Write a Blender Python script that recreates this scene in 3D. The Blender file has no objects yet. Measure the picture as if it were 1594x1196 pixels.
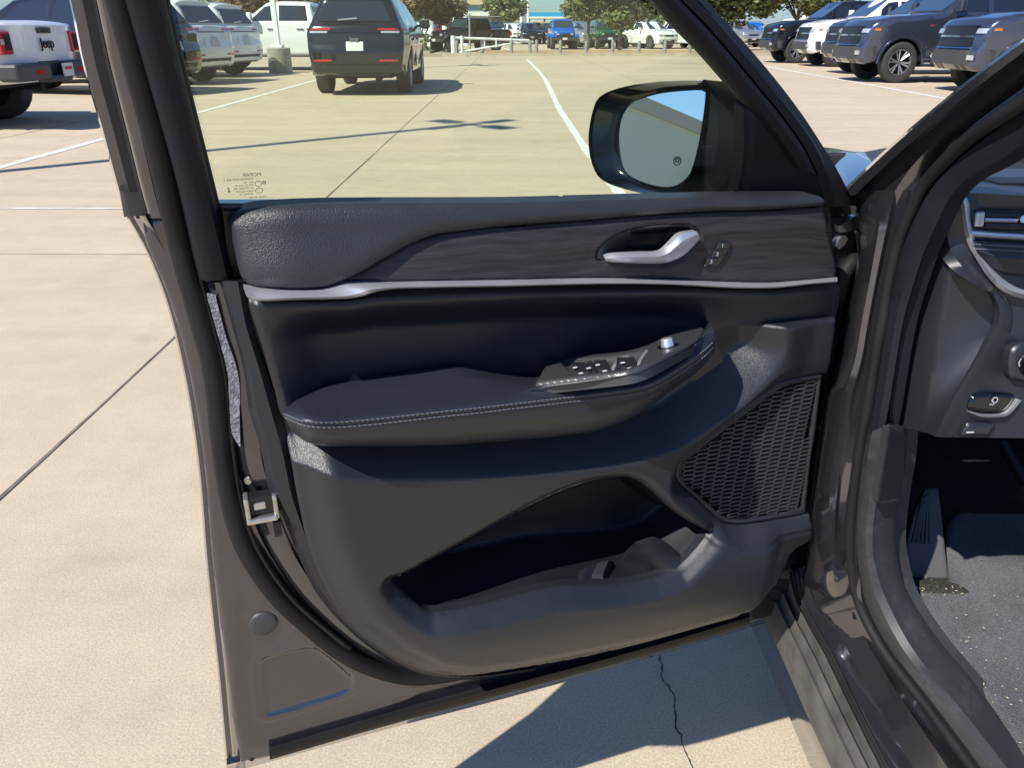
import bpy, math, random
import numpy as np
from mathutils import Vector, Matrix
random.seed(7); np.random.seed(7)
SC = bpy.context.scene
COL = SC.collection
# ------------------------------------------------------------------ camera, world, sun, exposure
H = 1.25; F = 1197.0
PITCH = math.atan((598-45)/F); CP, SP = math.cos(PITCH), math.sin(PITCH)
cam_d = bpy.data.cameras.new('camera'); cam = bpy.data.objects.new('camera', cam_d); COL.objects.link(cam)
cam.location = (0, 0, H); cam.rotation_euler = (math.pi/2-PITCH, 0, 0)
cam_d.sensor_width = 36; cam_d.lens = 36*F/1594; cam_d.clip_start = .02; cam_d.clip_end = 4000
SC.camera = cam
SUN_AZ, SUN_EL = 47.0, 47.0            # azimuth the light travels towards, measured from +Y to +X
sa, se = math.radians(SUN_AZ), math.radians(SUN_EL)
Ldir = Vector((math.sin(sa)*math.cos(se), math.cos(sa)*math.cos(se), -math.sin(se)))
sun_d = bpy.data.lights.new('sun', 'SUN'); sun_d.energy = 5.0; sun_d.angle = math.radians(.5); sun_d.color = (1, .955, .875)
sun = bpy.data.objects.new('sun', sun_d); COL.objects.link(sun)
sun.rotation_euler = Ldir.to_track_quat('-Z', 'Y').to_euler(); sun.location = (-5, -4, 8)
W = bpy.data.worlds.new('World'); SC.world = W; W.use_nodes = True
wn = W.node_tree.nodes; wl = W.node_tree.links
sky = wn.new('ShaderNodeTexSky'); sky.sky_type = 'NISHITA'; sky.sun_disc = False
sky.sun_elevation = se; sky.sun_rotation = math.radians(SUN_AZ+180); sky.ozone_density = 1.6; sky.air_density = 1.0; sky.dust_density = .6
bg = wn['Background']; bg.inputs['Strength'].default_value = .085
tint = wn.new('ShaderNodeVectorMath'); tint.operation = 'MULTIPLY'; tint.inputs[1].default_value = (.70, .92, 1.30)   # white balance of the sky light
wl.new(sky.outputs[0], tint.inputs[0]); wl.new(tint.outputs[0], bg.inputs['Color'])
SC.view_settings.view_transform = 'Standard'; SC.view_settings.look = 'None'; SC.view_settings.exposure = .36; SC.view_settings.gamma = 1
SC.render.resolution_x = 1024; SC.render.resolution_y = 769
SC.render.engine = 'CYCLES'; SC.cycles.max_bounces = 8; SC.cycles.transparent_max_bounces = 12

# ------------------------------------------------------------------ materials
def mat(name, col, rough=.5, metal=0, spec=.5, coat=0, coatr=.05, bump=None, var=None, flake=None, trans=0, emis=None, noise2=None):
    m = bpy.data.materials.new(name); m.use_nodes = True
    nt = m.node_tree; n = nt.nodes; l = nt.links; b = n['Principled BSDF']
    b.inputs['Base Color'].default_value = (*col, 1); b.inputs['Roughness'].default_value = rough
    b.inputs['Metallic'].default_value = metal; b.inputs['Specular IOR Level'].default_value = spec
    b.inputs['Coat Weight'].default_value = coat; b.inputs['Coat Roughness'].default_value = coatr
    tc = n.new('ShaderNodeTexCoord')
    if var:      # (scale, amount, detail) gentle colour variation
        t = n.new('ShaderNodeTexNoise'); t.inputs['Scale'].default_value = var[0]; t.inputs['Detail'].default_value = var[2] if len(var) > 2 else 5
        l.new(tc.outputs['Object'], t.inputs['Vector'])
        r = n.new('ShaderNodeMapRange'); r.inputs['From Min'].default_value = .3; r.inputs['From Max'].default_value = .7
        r.inputs['To Min'].default_value = 1-var[1]; r.inputs['To Max'].default_value = 1+var[1]
        l.new(t.outputs['Fac'], r.inputs['Value'])
        mx = n.new('ShaderNodeVectorMath'); mx.operation = 'SCALE'; mx.inputs[0].default_value = col
        l.new(r.outputs[0], mx.inputs['Scale']); l.new(mx.outputs[0], b.inputs['Base Color'])
        r2 = n.new('ShaderNodeMapRange'); r2.inputs['To Min'].default_value = max(0.02, rough-.08); r2.inputs['To Max'].default_value = min(1, rough+.08)
        l.new(t.outputs['Fac'], r2.inputs['Value']); l.new(r2.outputs[0], b.inputs['Roughness'])
    if bump:     # (kind, scale, strength, distance)
        if bump[0] == 'v':
            t = n.new('ShaderNodeTexVoronoi'); t.feature = 'SMOOTH_F1'; out = t.outputs['Distance']
            t.inputs['Smoothness'].default_value = .4
        else:
            t = n.new('ShaderNodeTexNoise'); t.inputs['Detail'].default_value = 3; out = t.outputs['Fac']
        t.inputs['Scale'].default_value = bump[1]; l.new(tc.outputs['Object'], t.inputs['Vector'])
        bp = n.new('ShaderNodeBump'); bp.inputs['Strength'].default_value = bump[2]; bp.inputs['Distance'].default_value = bump[3]
        l.new(out, bp.inputs['Height']); l.new(bp.outputs[0], b.inputs['Normal'])
        if bump[0] == 'v': bp.invert = True
    if emis:
        b.inputs['Emission Color'].default_value = (*emis[0], 1); b.inputs['Emission Strength'].default_value = emis[1]
    return m
def nodes_of(m): return m.node_tree.nodes, m.node_tree.links, m.node_tree.nodes['Principled BSDF']

M = {}
M['leather'] = mat('grained_soft_pad', (.024, .0255, .031), .42, bump=('v', 850, .5, .0009), var=(9, .12))
M['insert'] = mat('smooth_leather', (.012, .0135, .021), .40, bump=('n', 900, .25, .0006), var=(6, .12))
M['armleather'] = mat('armrest_leather', (.020, .022, .030), .36, bump=('v', 1500, .25, .0005), var=(8, .12))
M['plastic'] = mat('grained_plastic', (.017, .019, .0245), .34, bump=('v', 1300, .38, .0006), var=(5, .12))
M['plastic2'] = mat('smooth_plastic', (.018, .0195, .0245), .35, bump=('n', 1600, .15, .0004), var=(7, .12))
M['covertrim'] = mat('pillar_cover_plastic', (.012, .012, .017), .55, spec=.16, bump=('n', 1400, .2, .0005), var=(6, .1))
M['rubber'] = mat('black_rubber', (.014, .014, .015), .6, spec=.2, var=(15, .25), bump=('n', 300, .15, .001))
M['black'] = mat('deep_black', (.008, .008, .009), .5)
M['gloss'] = mat('piano_black', (.004, .005, .007), .07, spec=.4, coat=.5)
M['silver'] = mat('satin_silver', (.74, .75, .80), .34, metal=.75, var=(20, .05))
M['chrome'] = mat('chrome', (.75, .77, .8), .12, metal=1)
M['steel'] = mat('zinc_steel', (.5, .5, .49), .38, metal=.9, var=(90, .2))
M['stitch'] = mat('grey_thread', (.17, .17, .19), .8, spec=.2)
M['bin'] = mat('bin_painted_shade', (.008, .009, .012), .5, spec=.3)  # pocket plastic in a darker colour, standing in for the shade inside
M['pod'] = mat('satin_grey_switch_panel', (.045, .046, .05), .30, bump=('n', 1600, .1, .0003))
M['tread'] = mat('ribbed_pedal_rubber', (.075, .075, .08), .6)
M['icon'] = mat('white_print', (.50, .51, .54), .6)
M['print'] = mat('grey_glass_print', (.13, .13, .11), .7)
M['felt'] = mat('grey_felt', (.20, .205, .23), .9, bump=('n', 420, 1, .003), var=(160, .5))
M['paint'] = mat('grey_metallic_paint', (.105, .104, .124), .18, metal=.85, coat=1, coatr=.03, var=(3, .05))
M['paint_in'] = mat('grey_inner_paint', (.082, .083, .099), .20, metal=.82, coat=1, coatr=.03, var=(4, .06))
M['scuff'] = mat('dusty_plastic', (.040, .040, .042), .5, bump=('n', 500, .25, .0008))
M['sillstrip'] = mat('dusty_sill_rubber', (.085, .082, .078), .6, bump=('n', 400, .25, .0008), var=(30, .3))
M['carpet'] = mat('black_carpet', (.022, .022, .024), .95, bump=('n', 700, 1, .003), var=(60, .5))
M['tyre'] = mat('tyre_rubber', (.035, .034, .033), .75, var=(12, .2))
M['rim'] = mat('alloy', (.5, .5, .52), .3, metal=.9)
M['rimdark'] = mat('black_alloy', (.02, .02, .022), .3, metal=.3)
M['glassdark'] = mat('tinted_car_glass', (.012, .016, .022), .04, spec=.8, coat=1)
M['glasslight'] = mat('windscreen_glass', (.03, .05, .06), .04, spec=.8, coat=1)
M['red'] = mat('red_lens', (.45, .012, .018), .15, coat=1)
M['orange'] = mat('orange_lens', (.8, .2, .02), .2, coat=1)
M['lens'] = mat('clear_lens', (.55, .57, .6), .12, metal=.4, coat=1)
M['plate'] = mat('plate_white', (.62, .60, .60), .4)
M['platered'] = mat('plate_red_print', (.45, .05, .06), .5)
M['trimdark'] = mat('bumper_plastic', (.045, .047, .05), .5, var=(6, .1))
M['under'] = mat('underbody', (.012, .012, .012), .8)
def paint(name, c, metal=0.0, rough=.22): return mat(name, c, rough, metal=metal, spec=.3, coat=.8, coatr=.02)
P_white = paint('white_paint', (.80, .81, .82)); P_black = paint('black_paint', (.008, .010, .016))
P_gray = paint('slate_grey_paint', (.10, .115, .16), .75); P_blue = paint('bright_blue_paint', (.01, .15, .62), .2)
P_green = paint('green_paint', (.02, .10, .03), .2); P_navy = paint('dark_navy_paint', (.014, .018, .035), .3)
P_silver = paint('silver_paint', (.42, .43, .45), .6); P_purple = paint('plum_paint', (.10, .08, .16), .3)
P_redp = paint('red_paint', (.42, .03, .02), .1)

# wood applique
m = mat('dark_open_pore_wood', (.06, .052, .055), .5, spec=.3); M['wood'] = m
n, l, b = nodes_of(m)
tc = n.new('ShaderNodeTexCoord'); mp = n.new('ShaderNodeMapping'); mp.inputs['Scale'].default_value = (7, 7, 150)
l.new(tc.outputs['Object'], mp.inputs['Vector'])
nz0 = n.new('ShaderNodeTexNoise'); nz0.inputs['Scale'].default_value = 6; l.new(tc.outputs['Object'], nz0.inputs['Vector'])
mxv = n.new('ShaderNodeVectorMath'); mxv.operation = 'MULTIPLY_ADD'; mxv.inputs[1].default_value = (2.2, 2.2, 5.0)
l.new(nz0.outputs['Color'], mxv.inputs[0]); l.new(mp.outputs[0], mxv.inputs[2])
nz = n.new('ShaderNodeTexNoise'); nz.inputs['Scale'].default_value = 1.3; nz.inputs['Detail'].default_value = 8; nz.inputs['Roughness'].default_value = .68
l.new(mxv.outputs[0], nz.inputs['Vector'])
cr_ = n.new('ShaderNodeValToRGB'); cr_.color_ramp.elements[0].position = .30; cr_.color_ramp.elements[0].color = (.011, .010, .012, 1)
cr_.color_ramp.elements[1].position = .7; cr_.color_ramp.elements[1].color = (.044, .039, .045, 1)
l.new(nz.outputs['Fac'], cr_.inputs[0]); l.new(cr_.outputs[0], b.inputs['Base Color'])
bp_ = n.new('ShaderNodeBump'); bp_.inputs['Strength'].default_value = .35; bp_.inputs['Distance'].default_value = .0008
l.new(nz.outputs['Fac'], bp_.inputs['Height']); l.new(bp_.outputs[0], b.inputs['Normal'])

# concrete
m = mat('sunlit_concrete', (.46, .38, .28), .82, spec=.3); M['concrete'] = m
n, l, b = nodes_of(m)
tc = n.new('ShaderNodeTexCoord')
def tex(kind, scale, detail=4, rough=.5, vec=None):
    t = n.new('ShaderNodeTex'+kind); t.inputs['Scale'].default_value = scale
    if kind == 'Noise': t.inputs['Detail'].default_value = detail; t.inputs['Roughness'].default_value = rough
    l.new(vec or tc.outputs['Object'], t.inputs['Vector']); return t
def rng(sock, a, b_, c, d):
    r = n.new('ShaderNodeMapRange'); 
    for i, v in enumerate((a, b_, c, d)): r.inputs[i+1].default_value = v
    l.new(sock, r.inputs[0]); return r.outputs[0]
def mul(a, c):
    r = n.new('ShaderNodeMath'); r.operation = 'MULTIPLY'; l.new(a, r.inputs[0])
    if isinstance(c, float): r.inputs[1].default_value = c
    else: l.new(c, r.inputs[1])
    return r.outputs[0]
big = rng(tex('Noise', .22, 5, .6).outputs['Fac'], .3, .7, .90, 1.07)
mp = n.new('ShaderNodeMapping'); mp.inputs['Scale'].default_value = (.35, 2.2, 1); l.new(tc.outputs['Object'], mp.inputs['Vector'])
streak = rng(tex('Noise', .9, 6, .6, mp.outputs[0]).outputs['Fac'], .35, .7, .93, 1.06)
mid = rng(tex('Noise', 5, 8, .75).outputs['Fac'], .3, .7, .90, 1.07)
fine = rng(tex('Noise', 210, 4, .85).outputs['Fac'], .36, .64, .74, 1.20)
speck = rng(tex('Voronoi', 330).outputs['Distance'], .05, .35, .72, 1.0)
spots = rng(tex('Noise', .8, 7, .7).outputs['Fac'], .60, .72, 1.0, .82)
drips = rng(tex('Voronoi', 1.3).outputs['Distance'], .02, .07, .80, 1.0)
f = mul(mul(mul(mul(mul(mul(big, streak), mid), fine), speck), spots), drips)
sc_ = n.new('ShaderNodeVectorMath'); sc_.operation = 'SCALE'; sc_.inputs[0].default_value = (.545, .452, .325)
l.new(f, sc_.inputs['Scale']); l.new(sc_.outputs[0], b.inputs['Base Color'])
bp_ = n.new('ShaderNodeBump'); bp_.inputs['Strength'].default_value = .22; bp_.inputs['Distance'].default_value = .0012
l.new(tex('Noise', 420, 3, .7).outputs['Fac'], bp_.inputs['Height']); l.new(bp_.outputs[0], b.inputs['Normal'])
M['joint'] = mat('joint_dirt', (.17, .14, .10), .9, var=(9, .4))
M['seamsoft'] = mat('dark_seal_stain', (.30, .25, .19), .9, var=(4, .25))
M['stripe'] = mat('worn_white_line_paint', (.72, .70, .66), .7, var=(7, .18), bump=('n', 120, .2, .001))
# floor mat carpet
m = mat('grey_mat_carpet', (.14, .142, .15), .95, spec=.2, bump=('n', 900, 1, .003)); M['mat'] = m
n, l, b = nodes_of(m); tc = n.new('ShaderNodeTexCoord')
f = mul(rng(tex('Noise', 420, 3, .7).outputs['Fac'], .3, .7, .55, 1.4), rng(tex('Noise', 9, 5, .6).outputs['Fac'], .3, .7, .75, 1.2))
sc_ = n.new('ShaderNodeVectorMath'); sc_.operation = 'SCALE'; sc_.inputs[0].default_value = (.15, .152, .16)
l.new(f, sc_.inputs['Scale']); l.new(sc_.outputs[0], b.inputs['Base Color'])
# dusty scuff plate
m = M['scuff']; n, l, b = nodes_of(m); tc = n.new('ShaderNodeTexCoord')
mp = n.new('ShaderNodeMapping'); mp.inputs['Scale'].default_value = (1, .5, 1.6); l.new(tc.outputs['Object'], mp.inputs['Vector'])
f = rng(tex('Noise', 26, 9, .78, mp.outputs[0]).outputs['Fac'], .5, .78, 0, 1)
f2 = rng(tex('Noise', 520, 3, .7).outputs['Fac'], .45, .7, .2, 1)
f3 = mul(f, f2)
sep = n.new('ShaderNodeSeparateXYZ'); l.new(tc.outputs['Object'], sep.inputs[0])
mxc = n.new('ShaderNodeMix'); mxc.data_type = 'RGBA'; mxc.inputs[6].default_value = (.034, .034, .036, 1); mxc.inputs[7].default_value = (.12, .118, .115, 1)
l.new(f3, mxc.inputs[0]); l.new(mxc.outputs[2], b.inputs['Base Color'])

def glassmat(name, tint, fres=.045):
    m = bpy.data.materials.new(name); m.use_nodes = True; n = m.node_tree.nodes; l = m.node_tree.links
    n.remove(n['Principled BSDF']); o = n['Material Output']
    t = n.new('ShaderNodeBsdfTransparent'); t.inputs[0].default_value = (*tint, 1)
    g = n.new('ShaderNodeBsdfGlossy'); g.inputs['Roughness'].default_value = .01; g.inputs[0].default_value = (1, 1, 1, 1)
    fr = n.new('ShaderNodeFresnel'); fr.inputs['IOR'].default_value = 1.45
    mm = n.new('ShaderNodeMath'); mm.operation = 'MULTIPLY'; mm.inputs[1].default_value = .8; l.new(fr.outputs[0], mm.inputs[0])
    mx = n.new('ShaderNodeMixShader'); l.new(mm.outputs[0], mx.inputs[0]); l.new(t.outputs[0], mx.inputs[1]); l.new(g.outputs[0], mx.inputs[2])
    l.new(mx.outputs[0], o.inputs['Surface']); return m
M['pane'] = glassmat('green_tinted_pane', (.935, .985, .895))
m = bpy.data.materials.new('mirror_silvering'); m.use_nodes = True; M['mirror'] = m
b = m.node_tree.nodes['Principled BSDF']; b.inputs['Base Color'].default_value = (.90, .97, 1.0, 1); b.inputs['Metallic'].default_value = 1; b.inputs['Roughness'].default_value = .01

# ------------------------------------------------------------------ geometry helpers
def mkobj(name, v, f, m, parent=None, smooth=True, loc=None):
    me = bpy.data.meshes.new(name); me.from_pydata([tuple(map(float, p)) for p in v], [], [tuple(int(i) for i in q) for q in f])
    me.materials.append(m)
    if smooth: me.shade_smooth()
    me.update()
    o = bpy.data.objects.new(name, me); COL.objects.link(o)
    if parent is not None:
        o.parent = parent
        r = parent
        off = Vector((0, 0, 0))
        while r is not None and r.get('worldbuilt'):
            off += r.location; r = r.parent
        o.location = -off if off.length else (0, 0, 0)
        if o.location.length: o['worldbuilt'] = 1
    return o
def tag(o, label=None, cat=None, group=None, kind=None):
    if label: o['label'] = label
    if cat: o['category'] = cat
    if group: o['group'] = group
    if kind: o['kind'] = kind
    return o
def empty(name, loc, rz=0):
    o = bpy.data.objects.new(name, None); COL.objects.link(o); o.location = loc; o.rotation_euler = (0, 0, rz); o.empty_display_size = .2
    return o
def ray(x, y):
    u = (x-797)/F; v = (598-y)/F
    return np.array((u, CP+SP*v, -SP+CP*v))
CAM = np.array((0, 0, H))
def gp(x, y, z=0.0):
    r = ray(x, y); t = (z-H)/r[2]; return CAM+t*r
class Frame:
    def __init__(s, O, A, V, N=None):
        s.O = np.array(O, float); s.A = np.array(A, float); s.V = np.array(V, float)
        s.A /= np.linalg.norm(s.A); s.V /= np.linalg.norm(s.V); s.N = np.cross(s.A, s.V); s.N /= np.linalg.norm(s.N)
        s.V = np.cross(s.N, s.A)
    def px(s, x, y, h=0.0):
        r = ray(x, y); t = (h+(s.O-CAM)@s.N)/(r@s.N); return CAM+t*r
    def uv(s, x, y, h=0.0):
        p = s.px(x, y, h)-s.O; return (p@s.A, p@s.V)
    def w(s, u, v, h): return s.O+u*s.A+v*s.V+h*s.N
def fit(p, q, r, flip=False):      # frame through three world points
    A = q-p; V = r-p; return Frame(p, A, V)
def cr(pts, n=6, closed=False):
    """Catmull-Rom through pts; a point with a trailing 's' is a sharp corner."""
    P = []; S = []
    for p in pts:
        if isinstance(p[-1], str): P.append(p[:-1]); S.append(True)
        else: P.append(p); S.append(False)
    P = np.array(P, float); k = len(P); out = []
    for i in range(k if closed else k-1):
        p1 = P[i]; p2 = P[(i+1) % k]
        p0 = P[i-1] if (closed or i > 0) and not S[i] else p1
        p3 = P[(i+2) % k] if (closed or i+2 < k) and not S[(i+1) % k] else p2
        d1 = np.linalg.norm(p2-p1)+1e-9; d0 = np.linalg.norm(p1-p0)+1e-9; d2 = np.linalg.norm(p3-p2)+1e-9
        m1 = (p2-p0)/(d0+d1)*d1 if d0 > 1e-8 else (p2-p1)
        m2 = (p3-p1)/(d1+d2)*d1 if d2 > 1e-8 else (p2-p1)
        for j in range(n):
            t = j/n; t2 = t*t; t3 = t2*t
            out.append((2*t3-3*t2+1)*p1+(t3-2*t2+t)*m1+(-2*t3+3*t2)*p2+(t3-t2)*m2)
    if not closed: out.append(P[-1])
    return np.array(out)
def seg_near(P, A, B):
    AB = B-A; L = (AB@AB)+1e-15; t = np.clip(((P-A)@AB)/L, 0, 1); Q = A+t[:, None]*AB
    return Q, ((P-Q)**2).sum(1)
def sdist(P, poly, want=False):
    d2 = np.full(len(P), 1e18); near = np.zeros_like(P); ins = np.zeros(len(P), bool)
    n = len(poly)
    for i in range(n):
        A = poly[i]; B = poly[(i+1) % n]
        Q, q = seg_near(P, A, B); mk = q < d2; d2[mk] = q[mk]; near[mk] = Q[mk]
        if A[1] != B[1]:
            c = ((A[1] > P[:, 1]) != (B[1] > P[:, 1])) & (P[:, 0] < (B[0]-A[0])*(P[:, 1]-A[1])/(B[1]-A[1])+A[0])
            ins ^= c
    d = np.sqrt(d2); d = np.where(ins, d, -d)
    return (d, near) if want else d
def pdist(P, line):       # unsigned distance to a polyline
    d2 = np.full(len(P), 1e18)
    for i in range(len(line)-1):
        d2 = np.minimum(d2, seg_near(P, line[i], line[i+1])[1])
    return np.sqrt(d2)
def sst(x, a, b):
    t = np.clip((x-a)/(b-a), 0, 1); return t*t*(3-2*t)
def rnd(d, r):            # round-over of an edge: -r at d=0, 0 at d>=r
    q = np.clip(d, 0, r); return -r+np.sqrt(np.maximum(r*r-(r-q)**2, 0))
def patch_data(fr, poly, hf, cell, holes=(), skirt=.01):
    lo = poly.min(0)-cell; hi = poly.max(0)+cell
    nx = int((hi[0]-lo[0])/cell)+2; ny = int((hi[1]-lo[1])/cell)+2
    gx, gy = np.meshgrid(lo[0]+np.arange(nx)*cell, lo[1]+np.arange(ny)*cell)
    P = np.stack([gx.ravel(), gy.ravel()], 1)
    d, near = sdist(P, poly, True)
    for hpoly in holes:
        dh, nh = sdist(P, hpoly, True); mk = -dh < d; d = np.where(mk, -dh, d); near[mk] = nh[mk]
    keep = d > -.74*cell; snap = keep & (d < .25*cell)
    P2 = P.copy(); P2[snap] = near[snap]; d2 = np.where(snap, 0, d)
    idx = (np.arange(nx*ny)).reshape(ny, nx)
    q = np.stack([idx[:-1, :-1].ravel(), idx[:-1, 1:].ravel(), idx[1:, 1:].ravel(), idx[1:, :-1].ravel()], 1)
    kc = keep[q].sum(1); cd = d[q].mean(1)
    allsn = snap[q].all(1)
    quads = q[(kc == 4) & ~(allsn & (cd <= 0))]
    t = q[kc == 3]; tm = keep[t]
    tris = np.array([[a for a, k in zip(r, mm) if k] for r, mm in zip(t, tm)]) if len(t) else np.zeros((0, 3), int)
    if len(tris):
        ok = ~(snap[tris].all(1) & (d[tris].mean(1) <= 0)); tris = tris[ok]
    used = np.zeros(nx*ny, bool); used[quads.ravel()] = True
    if len(tris): used[tris.ravel()] = True
    mp = -np.ones(nx*ny, int); mp[used] = np.arange(used.sum())
    P2 = P2[used]; d2 = d2[used]
    h = hf(P2, d2)
    V = fr.O+P2[:, :1]*fr.A+P2[:, 1:]*fr.V+h[:, None]*fr.N
    faces = [tuple(r) for r in mp[quads]]+[tuple(r) for r in mp[tris]] if len(tris) else [tuple(r) for r in mp[quads]]
    def okf(fc):
        q_ = P2[list(fc)]; x_, y_ = q_[:, 0], q_[:, 1]; return .5*(np.dot(x_, np.roll(y_, -1))-np.dot(y_, np.roll(x_, -1))) > 1e-4*cell*cell
    faces = [fc for fc in faces if okf(fc)]
    es = {}
    for fc in faces:
        for i in range(len(fc)):
            a, b = fc[i], fc[(i+1) % len(fc)]
            if (b, a) in es: es.pop((b, a))
            else: es[(a, b)] = 1
    return V, faces, list(es.keys()), P2, h
def patch(name, fr, poly, hf, cell, m, parent, holes=(), skirt=.01, r=.004, smooth=True):
    """a moulded sheet over poly (in frame coordinates); hf(P, d) is its relief, its rim is turned back by skirt"""
    if not callable(hf):
        h0 = hf; hf = lambda P, d: h0+rnd(d, r)
    V, faces, be, P2, h = patch_data(fr, poly, hf, cell, holes)
    V = list(V); base = len(V); mp = {}
    for a, b in be:
        for k in (a, b):
            if k not in mp:
                mp[k] = len(V); V.append(V[k].copy())
                V.append(V[k]-fr.N*skirt)
    for a, b in be: faces.append((b, a, mp[a]+1, mp[b]+1)) if False else faces.append((mp[b], mp[a], mp[a]+1, mp[b]+1))
    return mkobj(name, V, faces, m, parent, smooth)
def loft(name, rails, m, parent, n=6, back=None, smooth=True, closed=False, flip=False):
    """surface through rails (lists of world points with equal counts); back=vector closes it into a solid"""
    R = [cr([tuple(p) for p in r], n) if n > 1 else np.array(r, float) for r in rails]
    if back is not None:
        bk = np.array(back, float)
        R = R+[R[-1]+bk, R[0]+bk]
        closed = True
    k = len(R[0]); V = np.concatenate(R); faces = []
    nr = len(R)
    for i in range(nr if closed else nr-1):
        j = (i+1) % nr
        for q in range(k-1):
            fc = (i*k+q, i*k+q+1, j*k+q+1, j*k+q)
            faces.append(fc[::-1] if flip else fc)
    if closed:
        faces.append(tuple(i*k for i in range(nr))); faces.append(tuple(i*k+k-1 for i in range(nr))[::-1])
    o = mkobj(name, V, faces, m, parent, smooth)
    if back is not None and smooth: autosharp(o)
    return o
def autosharp(o, ang=35):
    me = o.data; import bmesh
    bm = bmesh.new(); bm.from_mesh(me); bmesh.ops.recalc_face_normals(bm, faces=bm.faces)
    for e in bm.edges:
        if len(e.link_faces) == 2 and e.calc_face_angle(0) > math.radians(ang): e.smooth = False
    bm.to_mesh(me); bm.free()
def tube(name, pts, r, m, parent, n=6, sides=8, flat=1.0, caps=True):
    P = cr([tuple(p) for p in pts], n) if n > 1 else np.array(pts, float)
    V, f = tube_data(P, r, sides, flat)
    return mkobj(name, V, f, m, parent)
def tube_data(P, r, sides=8, flat=1.0, base=0):
    k = len(P); V = []; f = []
    rr = r if hasattr(r, '__len__') else [r]*k
    prev = None
    for i in range(k):
        t = P[min(i+1, k-1)]-P[max(i-1, 0)]; t = t/(np.linalg.norm(t)+1e-12)
        ref = np.array((0, 0, 1.0)) if abs(t[2]) < .9 else np.array((0, 1.0, 0))
        if prev is None: a = np.cross(t, ref)
        else: a = prev-(prev@t)*t
        a /= np.linalg.norm(a)+1e-12; b = np.cross(t, a); prev = a
        for j in range(sides):
            th = 2*math.pi*j/sides; V.append(P[i]+rr[i]*(math.cos(th)*a*flat+math.sin(th)*b))
    for i in range(k-1):
        for j in range(sides):
            j2 = (j+1) % sides
            f.append((base+i*sides+j, base+i*sides+j2, base+(i+1)*sides+j2, base+(i+1)*sides+j))
    f.append(tuple(base+j for j in range(sides))[::-1]); f.append(tuple(base+(k-1)*sides+j for j in range(sides)))
    return V, f
class MB:
    def __init__(s): s.v = []; s.f = []
    def add(s, V, f):
        b = len(s.v); s.v += [np.array(p, float) for p in V]; s.f += [tuple(i+b for i in q) for q in f]
    def box(s, x0, x1, y0, y1, z0, z1):
        s.add([(x, y, z) for z in (z0, z1) for y in (y0, y1) for x in (x0, x1)],
              [(0, 2, 3, 1), (4, 5, 7, 6), (0, 1, 5, 4), (2, 6, 7, 3), (0, 4, 6, 2), (1, 3, 7, 5)])
    def bar(s, p, q, r, sides=8, r2=None):
        V, f = tube_data(np.array([p, q], float), [r, r if r2 is None else r2], sides); s.add(V, f)
    def tube(s, P, r, sides=6):
        V, f = tube_data(np.array(P, float), r, sides); s.add(V, f)
    def fbox(s, fr, u0, u1, v0, v1, h0, h1):
        s.add([fr.w(u, v, h) for h in (h0, h1) for v in (v0, v1) for u in (u0, u1)],
              [(0, 2, 3, 1), (4, 5, 7, 6), (0, 1, 5, 4), (2, 6, 7, 3), (0, 4, 6, 2), (1, 3, 7, 5)])
    def obj(s, name, m, parent=None, smooth=False, bevel=0, sharp=35):
        o = mkobj(name, s.v, s.f, m, parent, smooth)
        if smooth: autosharp(o, sharp)
        if bevel:
            md = o.modifiers.new('bevel', 'BEVEL'); md.width = bevel; md.segments = 2; md.limit_method = 'ANGLE'
        return o
def text_mesh(name, s, size, fr, u, v, h, m, parent, extrude=.0006, mirror=False, align='CENTER', shear=0, bold=0):
    cu = bpy.data.curves.new(name, 'FONT'); cu.body = s; cu.size = size; cu.extrude = extrude; cu.align_x = align; cu.shear = shear; cu.offset = bold
    cu.resolution_u = 3
    t = bpy.data.objects.new(name, cu); me = bpy.data.meshes.new_from_object(t)
    V = [fr.w(u+(-p.co.x if mirror else p.co.x), v+p.co.y, h+p.co.z) for p in me.vertices]
    f = [tuple(p.vertices) for p in me.polygons]
    bpy.data.objects.remove(t); bpy.data.curves.remove(cu); bpy.data.meshes.remove(me)
    return mkobj(name, V, f, m, parent, False)
def dup(root, loc=None, rz=None, label=None):
    r = root.copy(); COL.objects.link(r)
    if loc is not None: r.location = loc
    if rz is not None: r.rotation_euler = (0, 0, rz)
    if label: r['label'] = label
    for ch in list(root.children):
        c = ch.copy(); COL.objects.link(c); c.parent = r
        for g in ch.children:
            d = g.copy(); COL.objects.link(d); d.parent = c
    return r
def recolor(root, old, new):
    for c in list(root.children)+[g for k in root.children for g in k.children]:
        for s in c.material_slots:
            if s.material == old: s.link = 'OBJECT'; s.material = new

# ------------------------------------------------------------------ setting: ground, lines, island, road
def sheet(name, pts, z, m, kind='structure', parent=None, sub=None):
    o = mkobj(name, [(x, y, z) for x, y in pts], [tuple(range(len(pts)))], m, parent, False)
    if parent is None: tag(o, kind=kind)
    return o
gr_ = [(-900, -300), (900, -300), (900, 1500), (-900, 1500)]
ground = sheet('ground', gr_, 0, M['concrete'])
def strip(name, pts, w, z, m, wob=.0, kind='structure', seed=1):
    r = random.Random(seed); V = []; f = []
    for i, p in enumerate(pts):
        a = np.array(pts[max(i-1, 0)], float); b_ = np.array(pts[min(i+1, len(pts)-1)], float); t = (b_-a)/np.linalg.norm(b_-a); n_ = np.array((-t[1], t[0]))
        ww = w*(1+r.uniform(-wob, wob)); V += [(*(np.array(p)+n_*ww/2), z), (*(np.array(p)-n_*ww/2), z)]
    for i in range(len(pts)-1): f.append((2*i, 2*i+1, 2*i+3, 2*i+2)[::-1])
    o = mkobj(name, V, f, m, None, False); tag(o, kind=kind); return o
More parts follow.
